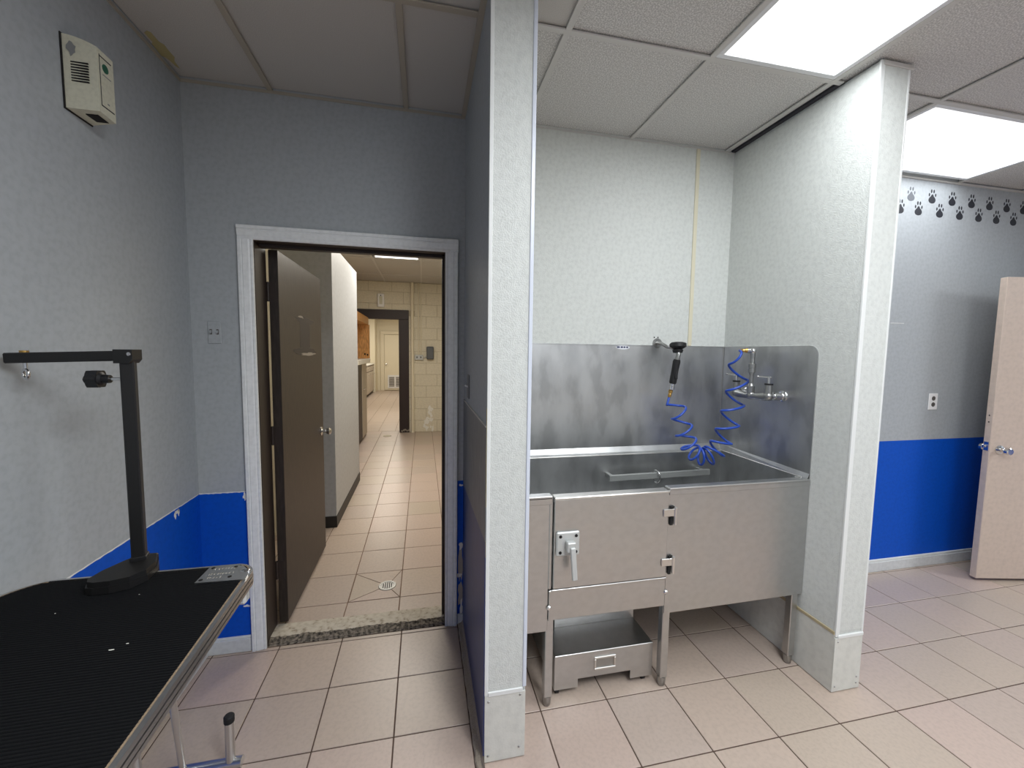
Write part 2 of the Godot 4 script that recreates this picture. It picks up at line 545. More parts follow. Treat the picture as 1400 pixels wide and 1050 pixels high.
func blob(cx: float, cy: float, rx: float, ry: float, seed_: int, count: int, rough: float) -> Array:
	var rng := RandomNumberGenerator.new()
	rng.seed = seed_
	var a := []
	for i in count:
		var k := 1.0 + rng.randf_range(-rough, rough)
		a.append(Vector2(cx + rx * k * cos(TAU * i / count), cy + ry * k * sin(TAU * i / count)))
	return a

# ---------------------------------------------------------------- walls
func ragged(x0: float, x1: float, y: float, th: float, seed_: int, count: int) -> Array:
	var rng := RandomNumberGenerator.new()
	rng.seed = seed_
	var a := []
	for i in count + 1:
		a.append(Vector2(lerpf(x0, x1, float(i) / count), y - th * rng.randf_range(0.3, 1.0)))
	for i in count + 1:
		a.append(Vector2(lerpf(x1, x0, float(i) / count), y + th * rng.randf_range(0.3, 0.8)))
	return a

func build_walls() -> void:
	var top := H + 0.06
	var mb: MB
	# back wall
	var b := thing("wall_back", "grey and blue painted back wall with a doorway and a white alcove", "wall", Vector3.ZERO, "", "structure")
	bpart(b, "grey_section", V(-0.15, 0.826, -0.15), V(0.26, top, 0), M.grey_paint)
	bpart(b, "blue_section", V(-0.15, -0.1, -0.15), V(0.26, 0.826, 0), M.blue_paint)
	bpart(b, "grey_section", V(0.26, 2.068, -0.15), V(1.197, top, 0), M.grey_paint)
	bpart(b, "grey_section", V(1.197, 0.826, -0.15), V(1.36, top, 0), M.grey_paint)
	bpart(b, "blue_section", V(1.197, -0.1, -0.15), V(1.36, 0.826, 0), M.blue_paint)
	bpart(b, "white_panel", V(1.36, -0.1, -0.15), V(2.644, top, 0.003), M.pebbled_white)
	bpart(b, "white_panel", V(2.644, -0.1, -0.15), V(2.97, top, 0.003), M.pebbled_white)
	bpart(b, "panel_batten", V(2.632, 1.5885, 0.003), V(2.656, H - 0.006, 0.008), M.batten_cream, 0.001)
	bpart(b, "grey_section", V(2.97, 0.949, -0.15), V(8.35, top, 0), M.grey_paint)
	bpart(b, "blue_section", V(2.97, -0.1, -0.15), V(8.35, 0.949, 0), M.blue_paint)
	# masked paint edges, flaked paint
	mb = MB.new()
	mb.prism(ragged(0.0, 0.205, 0.828, 0.004, 3, 20), V(0, 0, 0), Vector3.RIGHT, Vector3.UP, V(0, 0, 0.0006))
	part(b, "paint_edge", mb, M.trim_white)
	for a in [[0.198, 0.805, 0.008, 0.018, 1], [0.19, 0.235, 0.02, 0.006, 2]]:
		mb = MB.new()
		mb.prism(blob(a[0], a[1], a[2], a[3], a[4], 12, 0.4), Vector3.ZERO, Vector3.RIGHT, Vector3.UP, V(0, 0, 0.0006))
		part(b, "flaked_spot", mb, M.peeled_white)
	for a in [[1.266, 0.36, 0.012, 0.10, 4], [1.266, 0.17, 0.012, 0.07, 6]]:
		mb = MB.new()
		mb.prism(blob(a[0], a[1], a[2], a[3], a[4], 16, 0.3), Vector3.ZERO, Vector3.RIGHT, Vector3.UP, V(0, 0, 0.0006))
		part(b, "flaked_spot", mb, M.plaster_bare)
	for a in [[1.268, 0.45, 0.011, 0.02, 7], [1.262, 0.285, 0.014, 0.012, 8], [1.272, 0.09, 0.008, 0.05, 9], [1.266, 0.80, 0.013, 0.008, 12]]:
		mb = MB.new()
		mb.prism(blob(a[0], a[1], a[2], a[3], a[4], 12, 0.4), Vector3.ZERO, Vector3.RIGHT, Vector3.UP, V(0, 0, 0.0009))
		part(b, "flaked_spot", mb, M.peeled_white)
	# faint old joint lines on the far right of the wall
	bpart(b, "paint_ridge", V(4.19, 1.768, 0), V(4.31, 1.772, 0.0015), M.trim_white)
	# left wall
	var l := thing("wall_left", "long grey wall over a low blue band beside the grooming table", "wall", Vector3.ZERO, "", "structure")
	bpart(l, "grey_section", V(-0.15, 0.826, 0), V(0, top, 4.75), M.grey_paint)
	bpart(l, "blue_section", V(-0.15, -0.1, 0), V(0, 0.826, 4.75), M.blue_paint)
	mb = MB.new()
	mb.prism(ragged(0.01, 1.6, 0.828, 0.004, 13, 90), Vector3.ZERO, Vector3.BACK, Vector3.UP, V(0.0006, 0, 0))
	part(l, "paint_edge", mb, M.trim_white)
	for a in [[0.185, 0.812, 0.016, 0.006, 21], [0.2, 0.80, 0.007, 0.016, 22], [0.175, 0.805, 0.006, 0.014, 23]]:
		mb = MB.new()
		mb.prism(blob(a[0], a[1], a[2], a[3], a[4], 11, 0.4), Vector3.ZERO, Vector3.BACK, Vector3.UP, V(0.0008, 0, 0))
		part(l, "flaked_spot", mb, M.peeled_white)
	# walls behind the viewer and at the far right
	var r := thing("wall_right", "grey and blue end wall of the salon past the beige door", "wall", Vector3.ZERO, "", "structure")
	bpart(r, "grey_section", V(8.2, 0.949, 0), V(8.35, top, 4.75), M.grey_paint)
	bpart(r, "blue_section", V(8.2, -0.1, 0), V(8.35, 0.949, 4.75), M.blue_paint)
	bpart(b, "return_wall", V(5.69, 0, 0), V(5.84, H + 0.004, 0.40), M.grey_paint)
	var fr := thing("wall_front", "grey and white wall closing the salon opposite the wash alcove", "wall", Vector3.ZERO, "", "structure")
	bpart(fr, "grey_section", V(-0.15, 0.949, 4.6), V(8.35, top, 4.75), M.grey_paint)
	bpart(fr, "white_section", V(-0.15, -0.1, 4.6), V(8.35, 0.949, 4.75), M.pebbled_white)
	build_partition_one()
	build_partition_two()
	# baseboards
	var bb := thing("baseboard_back", "white baseboard under the blue band beneath the paw prints", "baseboard", Vector3.ZERO, "", "structure")
	bpart(bb, "board", V(3.042, 0, 0), V(5.69, 0.072, 0.014), M.baseboard_white, 0.003)
	bpart(bb, "cap_bead", V(3.042, 0.072, 0), V(5.69, 0.09, 0.01), M.trim_white, 0.003)
	var bl := thing("baseboard_left", "short white baseboard between the grooming table and the door casing", "baseboard", Vector3.ZERO, "", "structure")
	bpart(bl, "board", V(0.0, 0, 0), V(0.205, 0.07, 0.014), M.baseboard_white, 0.003)
	bpart(bl, "cap_bead", V(0.0, 0.07, 0), V(0.205, 0.082, 0.009), M.trim_white, 0.002)
	bpart(bl, "board", V(0.0, 0, 0.014), V(0.014, 0.07, 2.6), M.baseboard_white, 0.003)
	bpart(bl, "board", V(1.25, 0, 0), V(1.2836, 0.06, 0.012), M.baseboard_white, 0.003)
	# door casing: moulded sides and head
	var cs := thing("trim_1", "white moulded casing round the hallway doorway", "door casing", Vector3.ZERO, "", "structure")
	for side in [0, 1]:
		mb = MB.new()
		var prof := casing_profile()
		var pts := []
		for p in prof: pts.append(Vector2(p.x, p.y))
		if side == 0:
			mb.prism(pts, V(0.276, -0.0, 0), V(-1, 0, 0), V(0, 0, 1), V(0, 2.052, 0))
		else:
			mb.prism(pts, V(1.181, -0.0, 0), V(1, 0, 0), V(0, 0, 1), V(0, 2.052, 0))
		part(cs, "side_casing", mb, M.casing_paint)
	mb = MB.new()
	var hp := []
	for p in casing_profile(): hp.append(Vector2(p.x, p.y))
	mb.prism(hp, V(0.2105, 2.052, 0), V(0, 1, 0), V(0, 0, 1), V(1.0375, 0, 0))
	part(cs, "head_casing", mb, M.casing_paint)
	# dark jamb lining
	var j := thing("trim_2", "dark brown jamb lining inside the white door casing", "door jamb", Vector3.ZERO, "", "structure")
	bpart(j, "side_jamb", V(0.26, 0.0, -0.15), V(0.278, 2.068, -0.002), M.jamb_brown, 0.001)
	bpart(j, "side_jamb", V(1.179, 0.0, -0.15), V(1.197, 2.068, -0.002), M.jamb_brown, 0.001)
	bpart(j, "head_jamb", V(0.278, 2.05, -0.15), V(1.179, 2.068, -0.002), M.jamb_brown, 0.001)
	bpart(j, "door_stop", V(0.278, 2.035, -0.10), V(1.179, 2.05, -0.06), M.jamb_brown, 0.001)
	bpart(j, "door_stop", V(1.167, 0.0, -0.10), V(1.179, 2.05, -0.06), M.jamb_brown, 0.001)
	# worn threshold
	var th := thing("threshold", "worn chipped stone threshold in the hallway doorway", "threshold", V(0.73, 0, -0.075), "", "structure")
	part(th, "sill_stone", rough_slab(0, 3), M.threshold_stone)
	part(th, "broken_edge", rough_slab(3, 6), M.threshold_break, "dark chipped front edge")

func rough_slab(from: int, to: int) -> MB:
	# a sill 3 cm high with a broken front edge
	var mb := MB.new()
	var f := FastNoiseLite.new()
	f.seed = 8
	f.frequency = 9.0
	var nx := 140
	var cols := []
	for i in nx + 1:
		var x := lerpf(0.278, 1.179, float(i) / nx)
		var a := f.get_noise_2d(x, 0.0)
		var c := f.get_noise_2d(x, 3.0)
		var e := f.get_noise_2d(x * 4.0, 7.0)
		cols.append([V(x, 0.0, -0.148), V(x, 0.024, -0.146), V(x, 0.027, -0.10), V(x, 0.027 + 0.003 * c, -0.036 + 0.016 * a + 0.008 * e), V(x, 0.019 + 0.005 * a, -0.024 + 0.012 * c), V(x, 0.011 + 0.005 * e, -0.010 + 0.008 * a), V(x, 0.0, -0.001 + 0.004 * a)])
	for i in nx:
		for k in range(from, to):
			var o := Vector3.UP if k > 0 else V(0, 0.2, -1)
			if k > 3: o = V(0, 0.6, 1)
			mb.quad(cols[i][k], cols[i + 1][k], cols[i + 1][k + 1], cols[i][k + 1], o)
	return mb

func casing_profile() -> Array:
	return [Vector2(0, 0), Vector2(0, 0.010), Vector2(0.004, 0.012), Vector2(0.010, 0.012), Vector2(0.013, 0.009), Vector2(0.020, 0.013), Vector2(0.042, 0.018), Vector2(0.046, 0.015), Vector2(0.050, 0.020), Vector2(0.062, 0.020), Vector2(0.0655, 0.016), Vector2(0.0655, 0)]

func screw(mb: MB, at: Vector3, axis: Vector3, r: float) -> void:
	mb.lathe(at, axis, [[r, 0.0], [r, 0.001], [r * 0.7, 0.0025], [0.0, 0.003]], 10)

func build_partition_one() -> void:
	var p := thing("wall_partition", "thin white pebbled partition between the doorway and the wash alcove", "wall", Vector3.ZERO, "", "structure")
	var top := H + 0.003
	bpart(p, "core", V(1.2836, 0, 0.0), V(1.434, top, 0.813), M.grey_paint)
	# boarding on the doorway side: grey above, blue below, the line between them runs uphill
	var mb := MB.new()
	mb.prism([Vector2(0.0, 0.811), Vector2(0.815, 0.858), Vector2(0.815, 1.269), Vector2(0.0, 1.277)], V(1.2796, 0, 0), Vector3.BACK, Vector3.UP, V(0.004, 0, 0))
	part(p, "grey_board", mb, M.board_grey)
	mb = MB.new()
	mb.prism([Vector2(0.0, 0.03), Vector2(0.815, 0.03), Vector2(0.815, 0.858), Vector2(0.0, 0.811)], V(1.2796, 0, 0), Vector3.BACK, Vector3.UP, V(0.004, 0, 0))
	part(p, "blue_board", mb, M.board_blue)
	bpart(p, "board_cap", V(1.2786, 1.272, 0.02), V(1.2836, 1.2765, 0.815), M.tee_white)
	bpart(p, "white_panel", V(1.434, 0, 0.003), V(1.438, top, 0.813), M.pebbled_white)
	# end face
	bpart(p, "end_panel", V(1.292, 0.282, 0.813), V(1.430, top, 0.817), M.pebbled_white)
	bpart(p, "corner_strip", V(1.2826, 0.27, 0.812), V(1.295, top, 0.8195), M.trim_white, 0.001)
	bpart(p, "vinyl_edge", V(1.4265, 0.285, 0.806), V(1.4405, top, 0.8205), M.vinyl_trim, 0.002)
	bpart(p, "glue_line", V(1.2815, 0.985, 0.8155), V(1.2838, 1.34, 0.8165), M.yellow_glue)
	bpart(p, "glue_line", V(1.2815, 0.80, 0.8155), V(1.2838, 0.86, 0.8165), M.yellow_glue)
	bpart(p, "end_base_plate", V(1.2836, 0.004, 0.813), V(1.4385, 0.268, 0.8185), M.base_plate, 0.001)
	bpart(p, "base_ledge", V(1.295, 0.266, 0.813), V(1.428, 0.284, 0.8215), M.trim_white, 0.002)
	mb = MB.new()
	for a in [[1.298, 0.245], [1.418, 0.255], [1.298, 0.03], [1.416, 0.045]]:
		screw(mb, V(a[0], a[1], 0.8185), Vector3.BACK, 0.0045)
	part(p, "screw", mb, M.cast_metal)
	# crumbly mortar fillet along the foot
	mb = MB.new()
	var f := FastNoiseLite.new()
	f.seed = 3
	f.frequency = 14.0
	var rows := []
	for i in 41:
		var z := lerpf(0.012, 0.86, i / 40.0)
		var a := f.get_noise_1d(z)
		var c := f.get_noise_2d(z, 4.0)
		rows.append([V(1.252 + 0.004 * a, 0.0, z), V(1.257 + 0.004 * c, 0.008 + 0.003 * a, z), V(1.272, 0.014 + 0.005 * c, z), V(1.281, 0.03 + 0.006 * a, z), V(1.284, 0.0, z)])
	for i in 40:
		for k in 4:
			mb.quad(rows[i][k], rows[i + 1][k], rows[i + 1][k + 1], rows[i][k + 1], V(-0.6, 1, 0))
	part(p, "mortar_fillet", mb, M.mortar)

func build_partition_two() -> void:
	var p := thing("wall_partition", "white pebbled partition with the faucet, closing the wash alcove", "wall", Vector3.ZERO, "", "structure")
	var top := H + 0.003
	bpart(p, "core", V(2.893, 0, 0.0), V(3.042, top, 0.806), M.pebbled_white)
	bpart(p, "white_panel", V(2.889, 0.29, 0.003), V(2.893, H - 0.012, 0.806), M.pebbled_white)
	bpart(p, "side_base_plate", V(2.8865, 0.004, 0.003), V(2.893, 0.276, 0.806), M.base_plate)
	bpart(p, "base_ledge", V(2.8845, 0.276, 0.003), V(2.893, 0.292, 0.808), M.rust_stain, 0.002)
	bpart(p, "end_panel", V(2.905, 0.29, 0.806), V(3.038, top, 0.810), M.pebbled_white)
	bpart(p, "corner_strip", V(2.887, 0.27, 0.804), V(2.908, top, 0.8125), M.trim_white, 0.001)
	bpart(p, "corner_strip", V(3.034, 0.27, 0.804), V(3.044, top, 0.8115), M.trim_white, 0.001)
	bpart(p, "head_cap", V(2.9, H - 0.016, 0.806), V(3.056, H + 0.002, 0.816), M.tee_white, 0.002)
	bpart(p, "end_base_plate", V(2.8865, 0.004, 0.806), V(3.043, 0.262, 0.8125), M.base_plate, 0.001)
	bpart(p, "base_ledge", V(2.9, 0.26, 0.806), V(3.044, 0.276, 0.815), M.trim_white, 0.002)
	var mb := MB.new()
	for a in [[2.902, 0.03], [3.024, 0.03], [3.024, 0.06], [2.902, 0.245]]:
		screw(mb, V(a[0], a[1], 0.8125), Vector3.BACK, 0.004)
	part(p, "screw", mb, M.cast_metal)

# ---------------------------------------------------------------- hallway
func build_hallway() -> void:
	var top := 2.77
	var mb: MB
	# brown door, swung open into the hallway
	var d := thing("door_1", "dark brown wooden door standing open into the hallway", "door", V(0.3, 0, -0.15), "", "structure")
	bpart(d, "door_leaf", V(0.286, 0.028, -1.062), V(0.331, 2.045, -0.156), M.door_brown, 0.002)
	for y in [1.83, 1.075, 0.33]:
		mb = MB.new()
		mb.tube([V(0.283, y - 0.05, -0.153), V(0.283, y + 0.05, -0.153)], 0.008, 10)
		mb.box(V(0.262, y - 0.05, -0.153), V(0.283, y + 0.05, -0.150))
		mb.box(V(0.283, y - 0.05, -0.1565), V(0.318, y + 0.05, -0.1545))
		part(d, "hinge", mb, M.jamb_brown)
	for s in [1.0, -1.0]:
		mb = MB.new()
		var x := 0.331 if s > 0 else 0.286
		mb.lathe(V(x, 0.935, -0.995), V(s, 0, 0), [[0.032, 0.0], [0.032, 0.004], [0.012, 0.012], [0.011, 0.03], [0.018, 0.036], [0.026, 0.048], [0.027, 0.058], [0.018, 0.068], [0.0, 0.070]], 20)
		part(d, "door_knob", mb, M.chrome, "round chrome door knob")
	bpart(d, "tape_residue", V(0.331, 1.545, -0.74), V(0.3316, 1.70, -0.52), M.tape_residue)
	mb = MB.new()
	mb.prism(blob(-0.63, 1.715, 0.19, 0.022, 31, 18, 0.35), V(0.331, 0, 0), Vector3.BACK, Vector3.UP, V(0.0008, 0, 0))
	part(d, "tape_residue", mb, M.tape_residue)
	mb = MB.new()
	mb.prism(blob(-0.64, 1.525, 0.23, 0.024, 33, 18, 0.3), V(0.331, 0, 0), Vector3.BACK, Vector3.UP, V(0.0008, 0, 0))
	part(d, "tape_residue", mb, M.tape_residue)
	mb = MB.new()
	mb.prism(blob(-0.72, 1.505, 0.14, 0.009, 35, 18, 0.5), V(0.331, 0, 0), Vector3.BACK, Vector3.UP, V(0.0012, 0, 0))
	part(d, "tape_residue", mb, M.residue_pale)
	mb = MB.new()
	mb.prism(blob(-0.55, 1.735, 0.05, 0.008, 36, 14, 0.5), V(0.331, 0, 0), Vector3.BACK, Vector3.UP, V(0.0012, 0, 0))
	part(d, "tape_residue", mb, M.residue_pale)
	# grey boxed-in block on the hallway's side
	var w := thing("wall_hall_block", "grey boxed-in hallway block with a black rubber base", "wall", Vector3.ZERO, "", "structure")
	bpart(w, "block_face", V(-0.7, 0, -2.79), V(0.33, 2.41, -1.47), M.hall_grey)
	bpart(w, "rubber_base", V(-0.7, 0, -2.795), V(0.335, 0.1, -1.464), M.rubber_base, 0.002)
	bpart(w, "nook_wall", V(-0.7, 0, -1.47), V(-0.12, top, -0.15), M.cream_wall)
	# outer hallway walls
	var wl := thing("wall_hall_left", "cream wall behind the wooden hutch in the hallway", "wall", Vector3.ZERO, "", "structure")
	bpart(wl, "plaster", V(-0.85, 0, -5.8), V(-0.7, top + 0.1, -0.15), M.cream_wall)
	var wr := thing("wall_hall_right", "cream wall along the hallway past the brown door", "wall", Vector3.ZERO, "", "structure")
	bpart(wr, "plaster", V(2.0, 0, -5.8), V(2.15, top + 0.1, -0.15), M.cream_wall)
	# block wall at the hallway's end
	var we := thing("wall_hall_end", "cream painted block wall around the dark door frame", "wall", Vector3.ZERO, "", "structure")
	bpart(we, "joint_bed", V(0.80, 0, -5.8), V(2.0, top + 0.1, -5.656), M.block_joint)
	bpart(we, "joint_bed", V(-0.7, 2.26, -5.8), V(0.80, top + 0.1, -5.656), M.block_joint)
	bpart(we, "joint_bed", V(-0.7, 0, -5.8), V(-0.62, 2.26, -5.656), M.block_joint)
	var course := 0
	var y := 0.0
	while y < top:
		var y1 := minf(0.2255 + 0.2155 * course, top)
		var x := -0.7 - (0.2 if course % 2 else 0.0)
		while x < 2.0:
			var x0 := maxf(x, -0.7)
			var x1 := minf(x + 0.405, 2.0)
			if y1 <= 2.26: x0 = maxf(x0, 0.80)
			if x1 - x0 > 0.03:
				if y < 2.26 and y1 > 2.26 and x0 < 0.8:
					bpart(we, "block", V(x0 + 0.003, 2.263, -5.66), V(x1 - 0.003, y1 - 0.003, -5.65), M.block_cream, 0.002)
				else:
					bpart(we, "block", V(x0 + 0.003, y + 0.003, -5.66), V(x1 - 0.003, y1 - 0.003, -5.65), M.block_cream, 0.002)
			x += 0.405
		y = y1
		course += 1
	var rng := RandomNumberGenerator.new()
	rng.seed = 12
	for k in 16:
		mb = MB.new()
		var u := rng.randf_range(-1, 1)
		var cx := 1.17 + 0.085 * u
		var cy := rng.randf_range(0.05, 0.5)
		mb.prism(blob(cx, cy, rng.randf_range(0.015, 0.05), rng.randf_range(0.015, 0.06), 50 + k, 12, 0.45), V(0, 0, -5.65), Vector3.RIGHT, Vector3.UP, V(0, 0, 0.0008 + 0.0001 * k))
		part(we, "flaked_spot", mb, M.peeled_white)
	# dark door frame
	var f := thing("trim_3", "wide dark brown frame round the opening at the hallway's end", "door frame", Vector3.ZERO, "", "structure")
	bpart(f, "side_frame", V(0.632, 0, -5.81), V(0.812, 2.10, -5.625), M.frame_dark, 0.004)
	bpart(f, "side_frame", V(-0.70, 0, -5.81), V(-0.58, 2.10, -5.625), M.frame_dark, 0.004)
	bpart(f, "head_frame", V(-0.70, 2.10, -5.81), V(0.812, 2.268, -5.625), M.frame_dark, 0.004)
	for k in 5:
		mb = MB.new()
		mb.prism(blob(0.68 + 0.03 * k, 0.03 + 0.012 * (k % 3), 0.014, 0.02, 80 + k, 10, 0.5), V(0, 0, -5.625), Vector3.RIGHT, Vector3.UP, V(0, 0, 0.0008))
		part(f, "scuff", mb, M.residue_pale)
	# hallway ceiling
	var c := thing("ceiling_hallway", "cream tiled hallway ceiling behind the doorway", "ceiling", Vector3.ZERO, "", "structure")
	bpart(c, "ceiling_slab", V(-0.85, top + 0.06, -5.8), V(2.15, top + 0.16, -0.15), M.ceiling_smooth)
	bpart(c, "ceiling_slab", V(-0.85, top, -0.2), V(2.15, top + 0.06, -0.15), M.ceiling_smooth)
	var xs := [-0.7, -0.217, 0.398, 1.04, 1.66, 2.0]
	var zs := [-5.65, -4.92, -3.69, -2.45, -1.22, -0.2]
	for i in 5:
		for j in 5:
			if (i == 2 and j == 2) or (i == 3 and j == 3): continue
			bpart(c, "ceiling_tile", V(xs[i] + 0.002, top + 0.005, zs[j] + 0.002), V(xs[i + 1] - 0.002, top + 0.02, zs[j + 1] - 0.002), M.ceiling_smooth, 0.002)
	for i in range(1, 5):
		bpart(c, "grid_tee", V(xs[i] - 0.012, top - 0.001, -5.65), V(xs[i] + 0.012, top + 0.006, -0.2), M.tee_white, 0.001)
	for j in range(1, 5):
		bpart(c, "grid_tee", V(-0.7, top - 0.0015, zs[j] - 0.012), V(2.0, top + 0.0055, zs[j] + 0.012), M.tee_white, 0.001)
	# pipe, conduits, boxes
	var pp := thing("wall_pipe", "thick cream painted pipe running up the block wall", "pipe", V(0.874, 0, -5.62))
	mb = MB.new()
	mb.tube([V(0.874, 0.0, -5.615), V(0.874, top, -5.615)], 0.027, 14)
	part(pp, "pipe", mb, M.cream_door)
	mb = MB.new()
	mb.lathe(V(0.874, 0.0, -5.615), Vector3.UP, [[0.036, 0.0], [0.036, 0.012], [0.028, 0.02]], 14)
	part(pp, "floor_collar", mb, M.cream_door)
	var cd := thing("conduit", "pair of thin conduits dropping to a switch box", "conduit", V(1.0, 1.35, -5.64))
	for a in [[0.985, 1.45], [1.03, 1.45]]:
		mb = MB.new()
		mb.tube([V(a[0], a[1], -5.636), V(a[0], top, -5.636)], 0.010, 10)
		part(cd, "tube", mb, M.cream_wall)
	mb = MB.new()
	mb.tube([V(1.03, 2.10, -5.634), V(1.03, 2.17, -5.634)], 0.015, 10)
	part(cd, "coupling", mb, M.cream_wall)
	mb = MB.new()
	mb.tube([V(1.06, 1.40, -5.63), V(1.09, 1.40, -5.63), V(1.128, 1.43, -5.63)], 0.010, 10)
	part(cd, "tube", mb, M.cast_grey)
	bpart(cd, "switch_box", V(0.92, 1.36, -5.65), V(1.07, 1.455, -5.60), M.cast_grey, 0.006)
	bpart(cd, "switch_lever", V(0.95, 1.395, -5.60), V(0.965, 1.425, -5.585), M.dark_slot)
	bpart(cd, "switch_lever", V(1.02, 1.395, -5.60), V(1.035, 1.425, -5.585), M.dark_slot)
	var bx := thing("electrical_box", "dark grey electrical box on the hallway block wall", "box", V(1.205, 1.37, -5.63))
	bpart(bx, "housing", V(1.132, 1.372, -5.65), V(1.262, 1.61, -5.57), M.box_grey, 0.012)
	bpart(bx, "cover", V(1.142, 1.382, -5.572), V(1.252, 1.60, -5.562), M.box_grey, 0.006)
	var dt := thing("wall_detector", "small white detector above the dark door frame", "detector", V(0.325, 2.32, -5.64))
	bpart(dt, "body", V(0.268, 2.31, -5.65), V(0.384, 2.548, -5.60), M.outlet_white, 0.01)
	bpart(dt, "lens_window", V(0.30, 2.36, -5.602), V(0.352, 2.50, -5.597), M.cream_plastic, 0.003)
	bpart(dt, "indicator", V(0.318, 2.505, -5.602), V(0.334, 2.525, -5.596), M.ink_black)
	# wooden hutch
	var hu := thing("hutch", "orange wood hutch with white counter beside the dark frame", "hutch", V(-0.3, 0, -5.0))
	bpart(hu, "upper_cabinet", V(-0.69, 1.985, -5.64), V(0.105, 2.115, -4.2), M.hutch_wood, 0.004)
	bpart(hu, "end_panel", V(-0.69, 1.38, -5.64), V(0.122, 1.985, -5.615), M.hutch_wood, 0.002)
	bpart(hu, "back_panel", V(-0.69, 1.38, -5.615), V(-0.67, 1.985, -4.2), M.hutch_wood)
	bpart(hu, "splash_rail", V(-0.66, 1.38, -5.615), V(0.11, 1.56, -5.60), M.hutch_wood, 0.003)
	bpart(hu, "socket", V(0.03, 1.44, -5.60), V(0.055, 1.475, -5.597), M.dark_slot)
	bpart(hu, "socket", V(0.075, 1.43, -5.60), V(0.098, 1.46, -5.597), M.dark_slot)
	bpart(hu, "counter", V(-0.69, 1.305, -5.64), V(0.13, 1.38, -4.2), M.counter_white, 0.006)
	bpart(hu, "base_cabinet", V(-0.69, 0.02, -5.64), V(0.045, 1.305, -4.2), M.frame_dark)
	bpart(hu, "front_panel", V(0.045, 0.03, -5.58), V(0.065, 1.29, -5.06), M.cabinet_grey, 0.003)
	bpart(hu, "front_panel", V(0.045, 0.03, -5.02), V(0.062, 1.29, -4.22), M.frame_dark, 0.003)
	mb = MB.new()
	mb.tube([V(0.07, 0.86, -5.12), V(0.085, 0.86, -5.15), V(0.085, 0.86, -5.3), V(0.07, 0.86, -5.33)], 0.007, 8)
	part(hu, "handle", mb, M.chrome)

